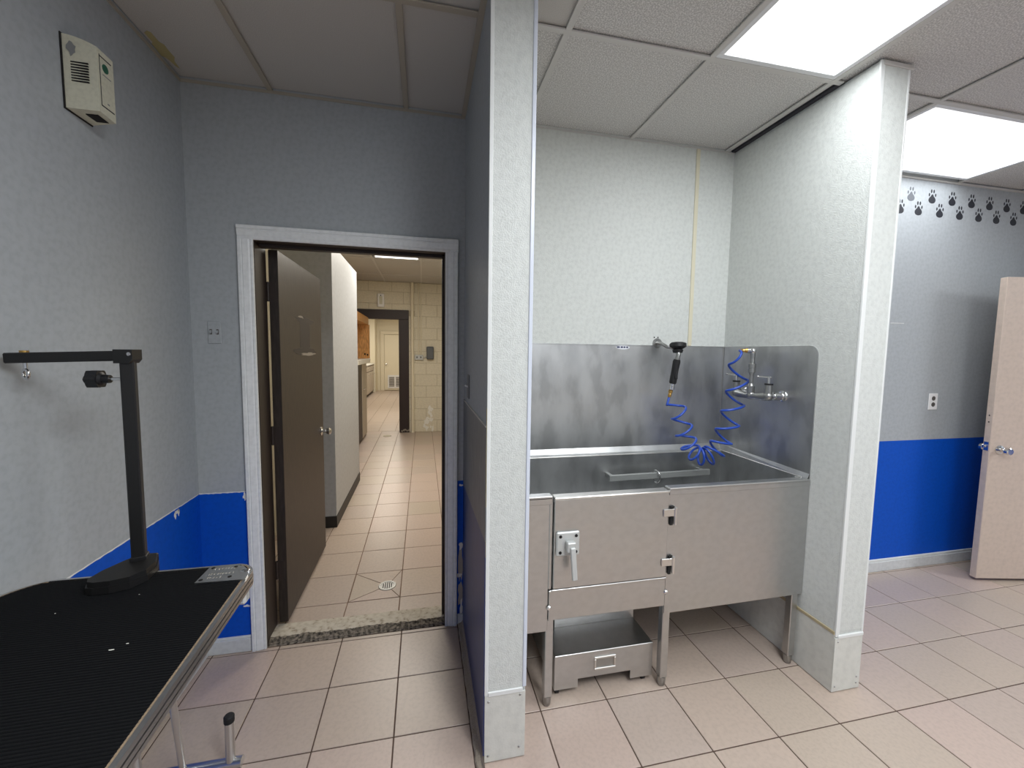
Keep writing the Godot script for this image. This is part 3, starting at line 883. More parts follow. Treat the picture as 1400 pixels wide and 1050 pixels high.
func build_far_room() -> void:
	var top := 2.77
	var rng := RandomNumberGenerator.new()
	rng.seed = 9
	var f := thing("floor_far_room", "pale tiled floor of the room past the dark frame", "floor", Vector3.ZERO, "", "structure")
	bpart(f, "grout_bed", V(-1.3, -0.1, -14.2), V(1.8, -0.0025, -5.8), M.hall_grout)
	var mb := MB.new()
	for x in range(11):
		for z in range(26):
			var x0 := -1.3 + 0.308 * x
			var z0 := -5.81 - 0.3265 * z
			mb.box(V(x0, -0.012, z0 - 0.3215), V(minf(x0 + 0.303, 1.8), 0.0, z0), 0.0015)
	part(f, "far_tiles", mb, M.floor_tile_0).set_meta("kind", "stuff")
	var w := thing("wall_far_room", "cream walls of the room past the dark frame", "wall", Vector3.ZERO, "", "structure")
	bpart(w, "end_plaster", V(-1.3, 0, -14.2), V(1.95, top + 0.1, -14.0), M.cream_wall)
	bpart(w, "corner_pier", V(-1.3, 0, -14.0), V(-0.62, top + 0.02, -13.30), M.cream_wall)
	bpart(w, "side_plaster", V(-1.45, 0, -14.2), V(-1.3, top + 0.1, -5.8), M.cream_wall)
	bpart(w, "side_plaster", V(1.8, 0, -14.0), V(1.95, top + 0.1, -5.8), M.cream_wall)
	bpart(w, "near_plaster", V(-1.3, 0, -5.83), V(-0.7, top + 0.1, -5.81), M.cream_wall)
	var c := thing("ceiling_far_room", "cream ceiling of the room past the dark frame", "ceiling", Vector3.ZERO, "", "structure")
	bpart(c, "ceiling_slab", V(-1.45, top + 0.022, -14.2), V(1.95, top + 0.12, -5.8), M.ceiling_smooth)
	# louvred cream door
	var d := thing("door_3", "cream door with a white louvred vent at its foot", "door", V(0.05, 0, -14.0), "", "structure")
	bpart(d, "door_leaf", V(-0.355, 0.02, -13.99), V(0.55, 2.11, -13.95), M.cream_door, 0.004)
	for a in [[-0.495, -0.36], [0.555, 0.69]]:
		bpart(d, "casing", V(a[0], 0, -14.0), V(a[1], 2.12, -13.93), M.cream_wall, 0.008)
	bpart(d, "casing", V(-0.495, 2.12, -14.0), V(0.69, 2.24, -13.93), M.cream_wall, 0.008)
	var v := bpart(d, "vent_frame", V(-0.235, 0.09, -13.95), V(0.48, 0.585, -13.93), M.outlet_white, 0.004)
	for x in [-0.19, 0.06, 0.30]:
		bpart(v, "vent_opening", V(x, 0.15, -13.93), V(x + 0.19, 0.52, -13.927), M.outlet_slot)
		for k in 9:
			var sl := MB.new()
			sl.obox(V(x + 0.095, 0.17 + 0.041 * k, -13.925), V(0.19, 0.026, 0.004), Basis(Vector3.RIGHT, 0.6))
			part(v, "slat", sl, M.outlet_white)
	mb = MB.new()
	mb.lathe(V(-0.29, 1.0, -13.95), Vector3.BACK, [[0.03, 0.0], [0.03, 0.008], [0.012, 0.012], [0.012, 0.03], [0.028, 0.045], [0.028, 0.06], [0.0, 0.07]], 14)
	part(d, "door_knob", mb, M.chrome)
	# base cabinets
	for k in 4:
		var z0 := -13.25 + 0.48 * k
		var cb := thing("base_cabinet", "grey base cabinet with dark edged door, %s from the cream louvred door" % ["first", "second", "third", "fourth"][k], "cabinet", V(-0.95, 0, z0 + 0.24), "base cabinets in the far room")
		bpart(cb, "body", V(-1.28, 0.08, z0 + 0.002), V(-0.68, 1.02, z0 + 0.478), M.cabinet_line, 0.002)
		bpart(cb, "toe_kick", V(-1.28, 0.0, z0 + 0.002), V(-0.72, 0.08, z0 + 0.478), M.frame_dark)
		var dr := bpart(cb, "drawer", V(-0.68, 0.82, z0 + 0.03), V(-0.66, 0.99, z0 + 0.45), M.cabinet_grey, 0.003)
		var dd := bpart(cb, "door", V(-0.68, 0.11, z0 + 0.03), V(-0.66, 0.79, z0 + 0.45), M.cabinet_grey, 0.003)
		for e in [[dr, 0.905], [dd, 0.70]]:
			mb = MB.new()
			mb.lathe(V(-0.66, e[1], z0 + (0.24 if e[0] == dr else 0.08)), Vector3.RIGHT, [[0.008, 0.0], [0.008, 0.015], [0.016, 0.02], [0.016, 0.028], [0.0, 0.03]], 10)
			part(e[0], "knob", mb, M.chrome)
	var wt := thing("worktop", "pale worktop over the grey base cabinets in the far room", "worktop", V(-0.95, 1.02, -12.3))
	bpart(wt, "slab", V(-1.29, 1.021, -13.28), V(-0.64, 1.055, -11.30), M.counter_white, 0.004)

# ---------------------------------------------------------------- wash tub
func build_tub() -> void:
	var t := thing("dog_wash_tub", "stainless steel dog wash tub on legs with a hinged front gate", "tub", V(2.16, 0, 0.32))
	var mb: MB
	# splash sheets
	mb = MB.new()
	mb.box(V(1.446, 0.985, 0.004), V(2.884, 1.587, 0.0075))
	mb.box(V(1.446, 1.584, 0.004), V(2.884, 1.588, 0.0105))
	mb.quad(V(1.446, 0.985, 0.0075), V(2.884, 0.985, 0.0075), V(2.884, 0.958, 0.030), V(1.446, 0.958, 0.030), V(0, 1, 1))
	mb.quad(V(1.446, 0.958, 0.030), V(2.884, 0.958, 0.030), V(2.884, 0.946, 0.048), V(1.446, 0.946, 0.048), V(0, 1, 0.6))
	part(t, "back_splash", mb, M.steel_splash)
	mb = MB.new()
	var poly := [Vector2(0.0075, 0.95), Vector2(0.632, 0.95), Vector2(0.632, 1.535)]
	for k in 7:
		var a := PI / 2 * k / 6.0
		poly.append(Vector2(0.587 + 0.045 * cos(a), 1.542 + 0.045 * sin(a)))
	poly.append(Vector2(0.0075, 1.587))
	mb.prism(poly, V(2.8845, 0, 0), Vector3.BACK, Vector3.UP, V(0.0042, 0, 0))
	mb.quad(V(2.8845, 0.985, 0.0075), V(2.8845, 0.97, 0.632), V(2.872, 0.946, 0.632), V(2.872, 0.946, 0.03), V(-1, 1, 0))
	part(t, "side_splash", mb, M.steel_splash)
	mb = MB.new()
	mb.tube([V(2.8815, 0.985, 0.0105), V(2.8815, 1.587, 0.0105)], 0.0018, 8)
	part(t, "corner_weld", mb, M.steel_edge)
	# basin shell
	mb = MB.new()
	mb.box(V(1.446, 0.56, 0.036), V(2.884, 0.946, 0.048))
	mb.box(V(2.870, 0.56, 0.048), V(2.882, 0.946, 0.61))
	mb.box(V(1.446, 0.56, 0.048), V(1.458, 0.946, 0.61))
	mb.box(V(1.446, 0.545, 0.036), V(2.882, 0.56, 0.62))
	mb.box(V(2.126, 0.40, 0.596), V(2.884, 0.932, 0.602))
	mb.box(V(1.446, 0.40, 0.596), V(1.596, 0.932, 0.602))
	part(t, "basin", mb, M.steel_splash)
	mb = MB.new()
	mb.tube([V(1.446, 0.947, 0.048), V(2.872, 0.947, 0.048)], 0.003, 8)
	mb.tube([V(2.871, 0.947, 0.048), V(2.871, 0.947, 0.60)], 0.003, 8)
	part(t, "rolled_rim", mb, M.steel_edge)
	# front rim: flat top with a turned-down lip
	mb = MB.new()
	mb.box(V(2.131, 0.934, 0.594), V(2.887, 0.946, 0.638), 0.003)
	mb.box(V(2.131, 0.914, 0.632), V(2.887, 0.940, 0.638), 0.002)
	mb.box(V(2.855, 0.936, 0.575), V(2.887, 0.9455, 0.60), 0.002)
	part(t, "front_rim", mb, M.steel)
	mb = MB.new()
	mb.box(V(1.446, 0.930, 0.594), V(1.590, 0.944, 0.638), 0.003)
	mb.box(V(1.446, 0.908, 0.632), V(1.590, 0.938, 0.638), 0.002)
	part(t, "front_rim", mb, M.steel)
	# front sheets
	mb = MB.new()
	mb.prism([Vector2(2.131, 0.363), Vector2(2.887, 0.369), Vector2(2.887, 0.918), Vector2(2.131, 0.916)], V(0, 0, 0.626), Vector3.RIGHT, Vector3.UP, V(0, 0, 0.008))
	part(t, "front_sheet", mb, M.steel)
	bpart(t, "front_sheet", V(1.446, 0.352, 0.626), V(1.579, 0.91, 0.6335), M.steel, 0.002)
	bpart(t, "gate_post", V(1.577, 0.54, 0.600), V(1.592, 0.915, 0.638), M.steel, 0.003)
	mb = MB.new()
	mb.box(V(1.581, 0.401, 0.628), V(2.129, 0.533, 0.637), 0.002)
	part(t, "lower_apron", mb, M.steel)
	bpart(t, "sill_bar", V(1.592, 0.528, 0.600), V(2.13, 0.538, 0.642), M.steel, 0.002)
	# dark underside
	bpart(t, "under_pan", V(1.46, 0.38, 0.06), V(2.87, 0.40, 0.60), M.steel)
	mb = MB.new()
	mb.tube([V(2.30, 0.38, 0.30), V(2.30, 0.25, 0.30), V(2.30, 0.22, 0.24), V(2.30, 0.22, 0.02)], 0.025, 12)
	part(t, "drain_pipe", mb, M.black_plastic)
	# gate
	var g := bpart(t, "gate", V(1.597, 0.541, 0.604), V(2.127, 0.929, 0.643), M.steel, 0.003)
	bpart(g, "top_edge", V(1.597, 0.926, 0.594), V(2.129, 0.937, 0.645), M.steel_edge, 0.003)
	mb = MB.new()
	mb.obox(V(1.655, 0.741, 0.649), V(0.102, 0.104, 0.012), Basis.IDENTITY, 0.005)
	var lp := part(g, "latch_plate", mb, M.cast_grey, "pale cast latch plate")
	for a in [[1.621, 0.775], [1.69, 0.775], [1.621, 0.706], [1.69, 0.706]]:
		mb = MB.new()
		mb.lathe(V(a[0], a[1], 0.655), Vector3.BACK, [[0.007, 0.0], [0.007, 0.002], [0.0, 0.0035]], 6)
		part(lp, "bolt", mb, M.dark_slot)
	mb = MB.new()
	mb.box(V(1.642, 0.715, 0.655), V(1.680, 0.758, 0.685), 0.004)
	mb.obox(V(1.668, 0.672, 0.692), V(0.022, 0.135, 0.014), Basis(Vector3.BACK, 0.06) * Basis(Vector3.RIGHT, -0.08), 0.003)
	part(g, "latch_lever", mb, M.cast_grey, "long pale latch lever")
	# hinges
	for y in [0.838, 0.611]:
		mb = MB.new()
		mb.box(V(2.098, y - 0.017, 0.643), V(2.150, y + 0.017, 0.650), 0.002)
		var hg := part(t, "hinge", mb, M.steel_edge)
		mb = MB.new()
		mb.tube([V(2.157, y - 0.017, 0.646), V(2.157, y + 0.022, 0.646)], 0.009, 12)
		part(hg, "knuckle", mb, M.steel_edge)
		bpart(hg, "gap_plate", V(2.136, y - 0.060, 0.636), V(2.150, y - 0.018, 0.643), M.dark_slot, 0.001)
		bpart(hg, "gap_plate", V(2.136, y + 0.018, 0.636), V(2.156, y + 0.026, 0.643), M.dark_slot, 0.001)
		mb = MB.new()
		mb.tube([V(2.159, y - 0.055, 0.645), V(2.159, y - 0.018, 0.645)], 0.008, 12)
		part(hg, "pin", mb, M.steel_edge)
	mb = MB.new()
	for a in [[1.582, 0.459], [2.132, 0.466]]:
		mb = MB.new()
		mb.lathe(V(a[0], a[1], 0.636), Vector3.BACK, [[0.011, 0.0], [0.010, 0.004], [0.006, 0.008], [0.0, 0.009]], 12)
		part(t, "bolt", mb, M.chrome)
	# legs with bullet feet
	for x in [1.572, 2.129, 2.834]:
		for z in [0.594, 0.06]:
			var lg := bpart(t, "leg", V(x, 0.045, z), V(x + 0.036, 0.40, z + 0.036), M.steel, 0.003)
			mb = MB.new()
			mb.lathe(V(x + 0.018, 0.0, z + 0.018), Vector3.UP, [[0.0, 0.0], [0.013, 0.0], [0.017, 0.006], [0.019, 0.03], [0.019, 0.045], [0.0, 0.0455]], 14)
			part(lg, "foot", mb, M.cast_metal)
	# rail with a sliding ring on the basin's back
	mb = MB.new()
	mb.obox(V(2.415, 0.835, 0.118), V(0.645, 0.034, 0.018), Basis(Vector3.BACK, 0.008), 0.002)
	for x in [2.11, 2.71]:
		mb.box(V(x - 0.01, 0.824, 0.048), V(x + 0.01, 0.846, 0.114), 0.001)
	var rl := part(t, "tether_rail", mb, M.rail_metal)
	mb = MB.new()
	var ring := []
	for k in 25:
		var a := TAU * k / 24
		ring.append(V(2.385 + 0.008 * sin(a), 0.828 + 0.036 * cos(a), 0.120 + 0.028 * sin(a)))
	mb.tube(ring, 0.004, 8, false)
	part(rl, "ring", mb, M.chrome)
	# small oval badge, lettering too small to read
	mb = MB.new()
	mb.prism(blob(2.205, 1.5725, 0.043, 0.0115, 1, 24, 0.0), V(0, 0, 0.0075), Vector3.RIGHT, Vector3.UP, V(0, 0, 0.001))
	var bd := part(t, "badge", mb, M.sticker_white)
	mb = MB.new()
	for a in [[2.176, 0.018], [2.198, 0.014], [2.215, 0.012], [2.232, 0.012]]:
		mb.box(V(a[0] - a[1] / 2, 1.569, 0.0085), V(a[0] + a[1] / 2, 1.578, 0.0089))
	part(bd, "badge_print", mb, M.sticker_blue)

func build_step() -> void:
	var s := thing("step_stool", "low stainless pull-out step on casters under the tub", "step", V(1.875, 0, 0.4))
	var mb := MB.new()
	mb.prism([Vector2(1.634, 0.028), Vector2(1.746, 0.028), Vector2(1.746, 0.067), Vector2(2.005, 0.067), Vector2(2.005, 0.026), Vector2(2.115, 0.026), Vector2(2.115, 0.188), Vector2(1.634, 0.188)], V(0, 0, 0.576), Vector3.RIGHT, Vector3.UP, V(0, 0, 0.005))
	var fr := part(s, "front_plate", mb, M.steel)
	bpart(s, "tread", V(1.634, 0.183, 0.10), V(2.115, 0.190, 0.583), M.steel, 0.002)
	bpart(s, "riser", V(1.69, 0.19, 0.395), V(2.113, 0.345, 0.40), M.steel, 0.001)
	bpart(s, "upper_tread", V(1.69, 0.340, 0.10), V(2.113, 0.347, 0.402), M.steel, 0.001)
	bpart(s, "side_plate", V(1.634, 0.028, 0.10), V(1.638, 0.185, 0.577), M.steel)
	bpart(s, "side_plate", V(2.111, 0.028, 0.10), V(2.115, 0.185, 0.577), M.steel)
	mb = MB.new()
	mb.box(V(1.822, 0.150, 0.581), V(1.928, 0.160, 0.587), 0.002)
	mb.box(V(1.822, 0.097, 0.581), V(1.928, 0.107, 0.587), 0.002)
	mb.box(V(1.822, 0.107, 0.581), V(1.832, 0.150, 0.587), 0.002)
	mb.box(V(1.918, 0.107, 0.581), V(1.928, 0.150, 0.587), 0.002)
	var pl := part(s, "pull_frame", mb, M.steel_edge)
	mb = MB.new()
	mb.quad(V(1.832, 0.107, 0.5815), V(1.918, 0.107, 0.5815), V(1.918, 0.150, 0.5812), V(1.832, 0.150, 0.5812), Vector3.BACK)
	part(pl, "pull_recess", mb, M.cast_metal)
	for x in [1.652, 2.078]:
		for z in [0.56, 0.13]:
			mb = MB.new()
			mb.tube([V(x - 0.008, 0.014, z), V(x + 0.008, 0.014, z)], 0.014, 14)
			mb.box(V(x - 0.012, 0.014, z - 0.005), V(x - 0.009, 0.18, z + 0.005))
			mb.box(V(x + 0.009, 0.014, z - 0.005), V(x + 0.012, 0.18, z + 0.005))
			part(s, "caster", mb, M.black_rubber)

# ---------------------------------------------------------------- faucet, hook, spray hose
func build_faucet() -> void:
	var f := thing("wall_faucet", "chrome twin handle wall faucet with a tall riser", "faucet", V(2.86, 1.33, 0.33))
	var mb: MB
	for z in [0.452, 0.215]:
		mb = MB.new()
		mb.lathe(V(2.885, 1.327, z), Vector3.LEFT, [[0.030, 0.0], [0.028, 0.006], [0.018, 0.010], [0.018, 0.03], [0.022, 0.032], [0.022, 0.056], [0.016, 0.058], [0.016, 0.075]], 16)
		part(f, "shank", mb, M.chrome)
	mb = MB.new()
	mb.tube([V(2.815, 1.327, 0.452), V(2.800, 1.324, 0.43), V(2.800, 1.318, 0.36), V(2.800, 1.318, 0.30), V(2.800, 1.324, 0.237), V(2.815, 1.327, 0.215)], [0.022, 0.022, 0.016, 0.016, 0.022, 0.022], 14)
	mb.ball(V(2.802, 1.328, 0.445), V(0.023, 0.023, 0.023))
	mb.ball(V(2.802, 1.328, 0.222), V(0.023, 0.023, 0.023))
	mb.ball(V(2.800, 1.322, 0.330), V(0.022, 0.024, 0.024))
	part(f, "body", mb, M.cast_metal)
	for z in [0.445, 0.222]:
		mb = MB.new()
		mb.lathe(V(2.802, 1.335, z), Vector3.UP, [[0.019, 0.0], [0.018, 0.05], [0.014, 0.052]], 14)
		var vb := part(f, "valve", mb, M.cast_metal)
		mb = MB.new()
		mb.lathe(V(2.802, 1.386, z), Vector3.UP, [[0.0, 0.0], [0.020, 0.0], [0.020, 0.008], [0.0, 0.0085]], 14)
		part(vb, "seal", mb, M.black_plastic)
		mb = MB.new()
		mb.tube([V(2.802, 1.394, z), V(2.802, 1.43, z)], 0.007, 10)
		var d := Vector3(-0.5, 0.06, -0.85).normalized()
		mb.tube([V(2.802, 1.424, z) - d * 0.012, V(2.802, 1.424, z) + d * 0.05], [0.006, 0.0045], 10)
		mb.ball(V(2.802, 1.424, z) + d * 0.052, V(0.006, 0.006, 0.006), 8)
		part(vb, "handle", mb, M.chrome)
	mb = MB.new()
	mb.lathe(V(2.800, 1.335, 0.330), Vector3.UP, [[0.020, 0.0], [0.020, 0.035], [0.015, 0.037], [0.010, 0.05], [0.010, 0.095], [0.012, 0.10], [0.012, 0.108], [0.019, 0.110], [0.019, 0.130], [0.017, 0.131], [0.017, 0.135], [0.020, 0.136], [0.020, 0.155], [0.013, 0.16], [0.012, 0.185], [0.013, 0.20], [0.013, 0.215]], 18)
	part(f, "riser", mb, M.cast_metal)
	mb = MB.new()
	mb.ball(V(2.800, 1.560, 0.330), V(0.017, 0.017, 0.017))
	mb.tube([V(2.800, 1.560, 0.330), V(2.780, 1.562, 0.31)], 0.013, 12)
	part(f, "elbow", mb, M.chrome)

func build_spray() -> void:
	var k := thing("wall_hook", "grey metal wall hook holding the black spray head", "hook", V(2.43, 1.6, 0.01))
	var mb := MB.new()
	mb.lathe(V(2.428, 1.600, 0.003), Vector3.BACK, [[0.0, 0.006], [0.028, 0.006], [0.030, 0.004], [0.030, 0.0]], 20)
	part(k, "flange", mb, M.cast_metal)
	mb = MB.new()
	mb.tube([V(2.426, 1.601, 0.006), V(2.422, 1.598, 0.06), V(2.418, 1.588, 0.095), V(2.425, 1.577, 0.115), V(2.445, 1.574, 0.125), V(2.475, 1.574, 0.13)], 0.0095, 12)
	part(k, "arm", mb, M.cast_metal)
	mb = MB.new()
	for x in [2.408, 2.432]:
		screw(mb, V(x, 1.635, 0.003), Vector3.BACK, 0.004)
	part(k, "screw", mb, M.dark_slot)
	var s := thing("spray_hose", "coiled blue hose with black spray handle hanging over tub", "hose", V(2.47, 1.3, 0.13))
	mb = MB.new()
	mb.lathe(V(2.472, 1.562, 0.145), V(0.05, 1, -0.12), [[0.0, 0.0], [0.020, 0.0], [0.040, 0.012], [0.046, 0.016], [0.046, 0.034], [0.040, 0.040], [0.0, 0.041]], 8)
	mb.lathe(V(2.472, 1.562, 0.145), V(-0.05, -1, 0.12), [[0.030, 0.0], [0.026, 0.016], [0.0, 0.02]], 12)
	part(s, "spray_head", mb, M.black_plastic, "black eight-sided spray head")
	mb = MB.new()
	mb.tube([V(2.471, 1.560, 0.15), V(2.468, 1.535, 0.16), V(2.464, 1.500, 0.155)], [0.010, 0.013, 0.012], 12)
	part(s, "neck", mb, M.cast_metal)
	mb = MB.new()
	mb.tube([V(2.464, 1.508, 0.154), V(2.463, 1.495, 0.152), V(2.459, 1.45, 0.147), V(2.455, 1.40, 0.142), V(2.453, 1.378, 0.140), V(2.452, 1.370, 0.139)], [0.017, 0.0205, 0.019, 0.020, 0.020, 0.017], 14)
	part(s, "grip", mb, M.black_plastic)
	mb = MB.new()
	mb.obox(V(2.459, 1.44, 0.163), V(0.016, 0.085, 0.006), Basis(Vector3.RIGHT, -0.1) * Basis(Vector3.BACK, -0.08), 0.002)
	part(s, "trigger", mb, M.black_rubber)
	mb = MB.new()
	mb.lathe(V(2.452, 1.372, 0.139), V(-0.09, -1, -0.1), [[0.0, 0.0], [0.014, 0.0], [0.014, 0.016], [0.016, 0.018], [0.016, 0.036], [0.010, 0.038], [0.0, 0.039]], 14)
	part(s, "swivel", mb, M.chrome)
	mb = MB.new()
	mb.lathe(V(2.447, 1.335, 0.135), V(-0.15, -1, -0.1), [[0.008, 0.0], [0.012, 0.004], [0.012, 0.018], [0.008, 0.020], [0.010, 0.026], [0.010, 0.040], [0.007, 0.044]], 10)
	part(s, "coupling", mb, M.brass, "brass hose coupling")
	# the coil: each entry is an outer turning point of the winding
	var e := [V(2.44, 1.29, 0.13), V(2.425, 1.247, 0.136), V(2.538, 1.238, 0.142), V(2.452, 1.168, 0.148), V(2.576, 1.134, 0.154), V(2.476, 1.071, 0.16), V(2.598, 1.058, 0.166), V(2.507, 0.994, 0.172), V(2.61, 1.016, 0.178), V(2.556, 0.936, 0.184), V(2.611, 1.007, 0.19), V(2.616, 0.906, 0.196), V(2.631, 1.009, 0.202), V(2.684, 0.911, 0.208), V(2.632, 1.019, 0.214), V(2.745, 0.958, 0.22), V(2.655, 1.053, 0.226), V(2.781, 1.033, 0.232), V(2.673, 1.125, 0.238), V(2.814, 1.14, 0.244), V(2.692, 1.228, 0.25), V(2.828, 1.257, 0.256), V(2.707, 1.341, 0.262), V(2.835, 1.399, 0.268), V(2.705, 1.488, 0.274), V(2.752, 1.561, 0.29)]
	var path := []
	for i in e.size() - 1:
		for j in 10:
			var u := j / 10.0
			var p: Vector3 = (e[i] as Vector3).lerp(e[i + 1], 0.5 - 0.5 * cos(PI * u))
			var straight: Vector3 = (e[i] as Vector3).lerp(e[i + 1], u)
			p = p.lerp(straight, 1.0 if i == 0 else 0.12)
			var rad := 0.0 if i == 0 else 0.036
			p.z += rad * sin(PI * u) * (-1.0 if i % 2 == 1 else 1.0)
			path.append(p)
	path.append(e[e.size() - 1])
	# round the corners a little
	for pass_ in 1:
		var q := path.duplicate()
		for i in range(1, path.size() - 1):
			q[i] = (path[i - 1] + path[i] * 2.0 + path[i + 1]) / 4.0
		path = q
	mb = MB.new()
	mb.tube(path, 0.0066, 10)
	part(s, "coil", mb, M.hose_blue, "glossy blue coiled tubing")
	mb = MB.new()
	mb.lathe(V(2.785, 1.562, 0.315), V(-0.033, 0.0, -0.025), [[0.009, 0.0], [0.013, 0.002], [0.013, 0.014], [0.009, 0.016], [0.010, 0.026], [0.007, 0.042]], 10)
	part(s, "coupling", mb, M.brass, "brass hose coupling")

# ---------------------------------------------------------------- grooming table
func table_x(z: float, side: int, inset: float) -> float:
	# edges of the top at depth z (0.926 is the far end); both far corners are rounded
	var xl := 0.006 + 0.035 * (z - 0.926)
	var xr := 0.592 + 0.035 * (z - 0.926)
	var d := z - 0.926
	var rl := 0.115
	var rr := 0.062
	if side == 0:
		var off := rl - sqrt(maxf(0.0, rl * rl - (rl - d) * (rl - d))) if d < rl else 0.0
		return xl + off + inset
	var off2 := rr - sqrt(maxf(0.0, rr * rr - (rr - d) * (rr - d))) if d < rr else 0.0
	return xr - off2 - inset

func table_outline(inset: float) -> Array:
	var a := []
	var zs := []
	for k in 10: zs.append(0.926 + inset + (0.115 - inset) * (1.0 - cos(PI / 2 * k / 9.0)))
	zs.append(2.0 - inset)
	for z in zs: a.append(Vector2(table_x(z, 1, inset if z > 0.98 else inset * 0.8), z))
	zs.reverse()
	for z in zs: a.append(Vector2(table_x(z, 0, inset if z > 1.02 else inset * 0.8), z))
	return a

func build_table() -> void:
	var h := 0.91
	var t := thing("grooming_table", "grooming table with a black ribbed mat and aluminium edge", "table", V(0.3, 0, 1.45))
	var mb := MB.new()
	mb.prism(table_outline(0.004), V(0, h - 0.03, 0), Vector3.RIGHT, Vector3.BACK, V(0, 0.028, 0))
	part(t, "top_board", mb, M.black_powder)
	# edge trim: three rolled beads
	mb = MB.new()
	for a in [[h - 0.036, h - 0.027, 0.0], [h - 0.024, h - 0.014, 0.0], [h - 0.011, h + 0.0, 0.001]]:
		edge_ring(mb, a[2], 0.0098, a[0], a[1])
	edge_ring(mb, 0.006, 0.004, h - 0.034, h - 0.002)
	part(t, "edge_trim", mb, M.aluminium)
	mb = MB.new()
	edge_ring(mb, 0.0095, 0.006, h - 0.004, h - 0.0004)
	part(t, "worn_rim", mb, M.worn_tan)
	# ribbed mat
	mb = MB.new()
	var z := 0.936
	while z < 1.985:
		var x0 := table_x(z, 0, 0.015)
		var x1 := table_x(z, 1, 0.015)
		mb.obox(V((x0 + x1) / 2, h - 0.0005, z + 0.0025), V(x1 - x0, 0.004, 0.005), Basis.IDENTITY, 0.0015)
		z += 0.0075
	var mt := part(t, "ribbed_mat", mb, M.mat_rubber)
	mb = MB.new()
	mb.prism(table_outline(0.012), V(0, h - 0.003, 0), Vector3.RIGHT, Vector3.BACK, V(0, 0.0022, 0))
	part(mt, "mat_base", mb, M.mat_rubber)
	for a in [[0.432, 1.262, 0.005, 0.0016, 61], [0.452, 1.247, 0.003, 0.0013, 62], [0.36, 1.05, 0.0014, 0.001, 63], [0.22, 1.10, 0.0012, 0.001, 64]]:
		mb = MB.new()
		mb.prism(blob(a[0], a[1], a[2], a[3], a[4], 9, 0.3), V(0, h + 0.0012, 0), Vector3.RIGHT, Vector3.BACK, V(0, 0.0006, 0))
		part(mt, "white_fleck", mb, M.peeled_white)
	# maker's plate at the corner, embossed lines too worn to read
	mb = MB.new()
	mb.prism([Vector2(0.470, 1.024), Vector2(0.470, 0.942), Vector2(0.530, 0.940), Vector2(0.560, 0.952), Vector2(0.578, 0.972), Vector2(0.590, 1.002), Vector2(0.592, 1.028)], V(0, h + 0.001, 0), Vector3.RIGHT, Vector3.BACK, V(0, 0.0035, 0))
	var cp := part(t, "corner_plate", mb, M.aluminium, "silver corner plate with worn embossing")
	mb = MB.new()
	var rng := RandomNumberGenerator.new()
	rng.seed = 6
	for row in [[0.958, 0.485, 0.535], [0.985, 0.482, 0.545], [1.004, 0.487, 0.525]]:
		var x: float = row[1]
		while x < row[2]:
			var w := rng.randf_range(0.003, 0.007)
			mb.box(V(x, h + 0.0045, row[0] - 0.004), V(x + w, h + 0.0055, row[0] + 0.004), 0.0004)
			x += w + 0.0022
	part(cp, "embossing", mb, M.aluminium)
	for a in [[0.479, 1.012], [0.546, 1.006], [0.482, 0.950], [0.540, 0.953]]:
		mb = MB.new()
		mb.lathe(V(a[0], h + 0.0045, a[1]), Vector3.UP, [[0.005, 0.0], [0.005, 0.001], [0.0, 0.002]], 10)
		part(cp, "screw", mb, M.dark_slot)
	mb = MB.new()
	mb.ball(V(0.574, h + 0.002, 0.978), V(0.014, 0.006, 0.010), 12)
	part(cp, "rivet", mb, M.chrome)
	bpart(t, "corner_bracket", V(0.555, h - 0.075, 0.985), V(0.588, h - 0.034, 1.02), M.cast_grey, 0.006)
	# splayed legs, floor bars and capped stubs at both ends
	for e in [[0.645, 0.97, 1.0], [2.28, 1.95, -1.0]]:
		mb = MB.new()
		mb.tube([V(0.03, 0.0185, e[0]), V(0.408, 0.0185, e[0])], 0.018, 14)
		var fb := part(t, "floor_bar", mb, M.aluminium)
		for x in [0.371, 0.075]:
			mb = MB.new()
			mb.tube([V(x, 0.02, e[0]), V(x, 0.192, e[0])], 0.0155, 14)
			var stub := part(fb, "stub_post", mb, M.aluminium)
			mb = MB.new()
			mb.lathe(V(x, 0.18, e[0]), Vector3.UP, [[0.0165, 0.0], [0.0172, 0.002], [0.0172, 0.022], [0.014, 0.026], [0.0, 0.0265]], 16)
			part(stub, "end_cap", mb, M.black_rubber, "black rubber end cap")
		for a in [[0.217, 0.35], [0.045, 0.05]]:
			mb = MB.new()
			mb.tube([V(a[0], 0.025, e[0]), V(a[1], h - 0.03, e[1])], 0.0105, 12)
			part(t, "leg", mb, M.aluminium)

func edge_ring(mb: MB, inset: float, width: float, y0: float, y1: float) -> void:
	var o := table_outline(inset)
	var p := table_outline(inset + width)
	var c := Vector2(0.3, 1.45)
	for i in o.size():
		var k := (i + 1) % o.size()
		var a: Vector2 = o[i]
		var b: Vector2 = o[k]
		var d: Vector2 = p[k]
		var e: Vector2 = p[i]
		if a.distance_to(b) < 1e-5: continue
		var nrm := (a + b) / 2 - c
		mb.quad(V(a.x, y0, a.y), V(b.x, y0, b.y), V(b.x, y1, b.y), V(a.x, y1, a.y), V(nrm.x, 0, nrm.y))
		mb.quad(V(a.x, y1, a.y), V(b.x, y1, b.y), V(d.x, y1, d.y), V(e.x, y1, e.y), Vector3.UP)
		mb.quad(V(a.x, y0, a.y), V(b.x, y0, b.y), V(d.x, y0, d.y), V(e.x, y0, e.y), Vector3.DOWN)

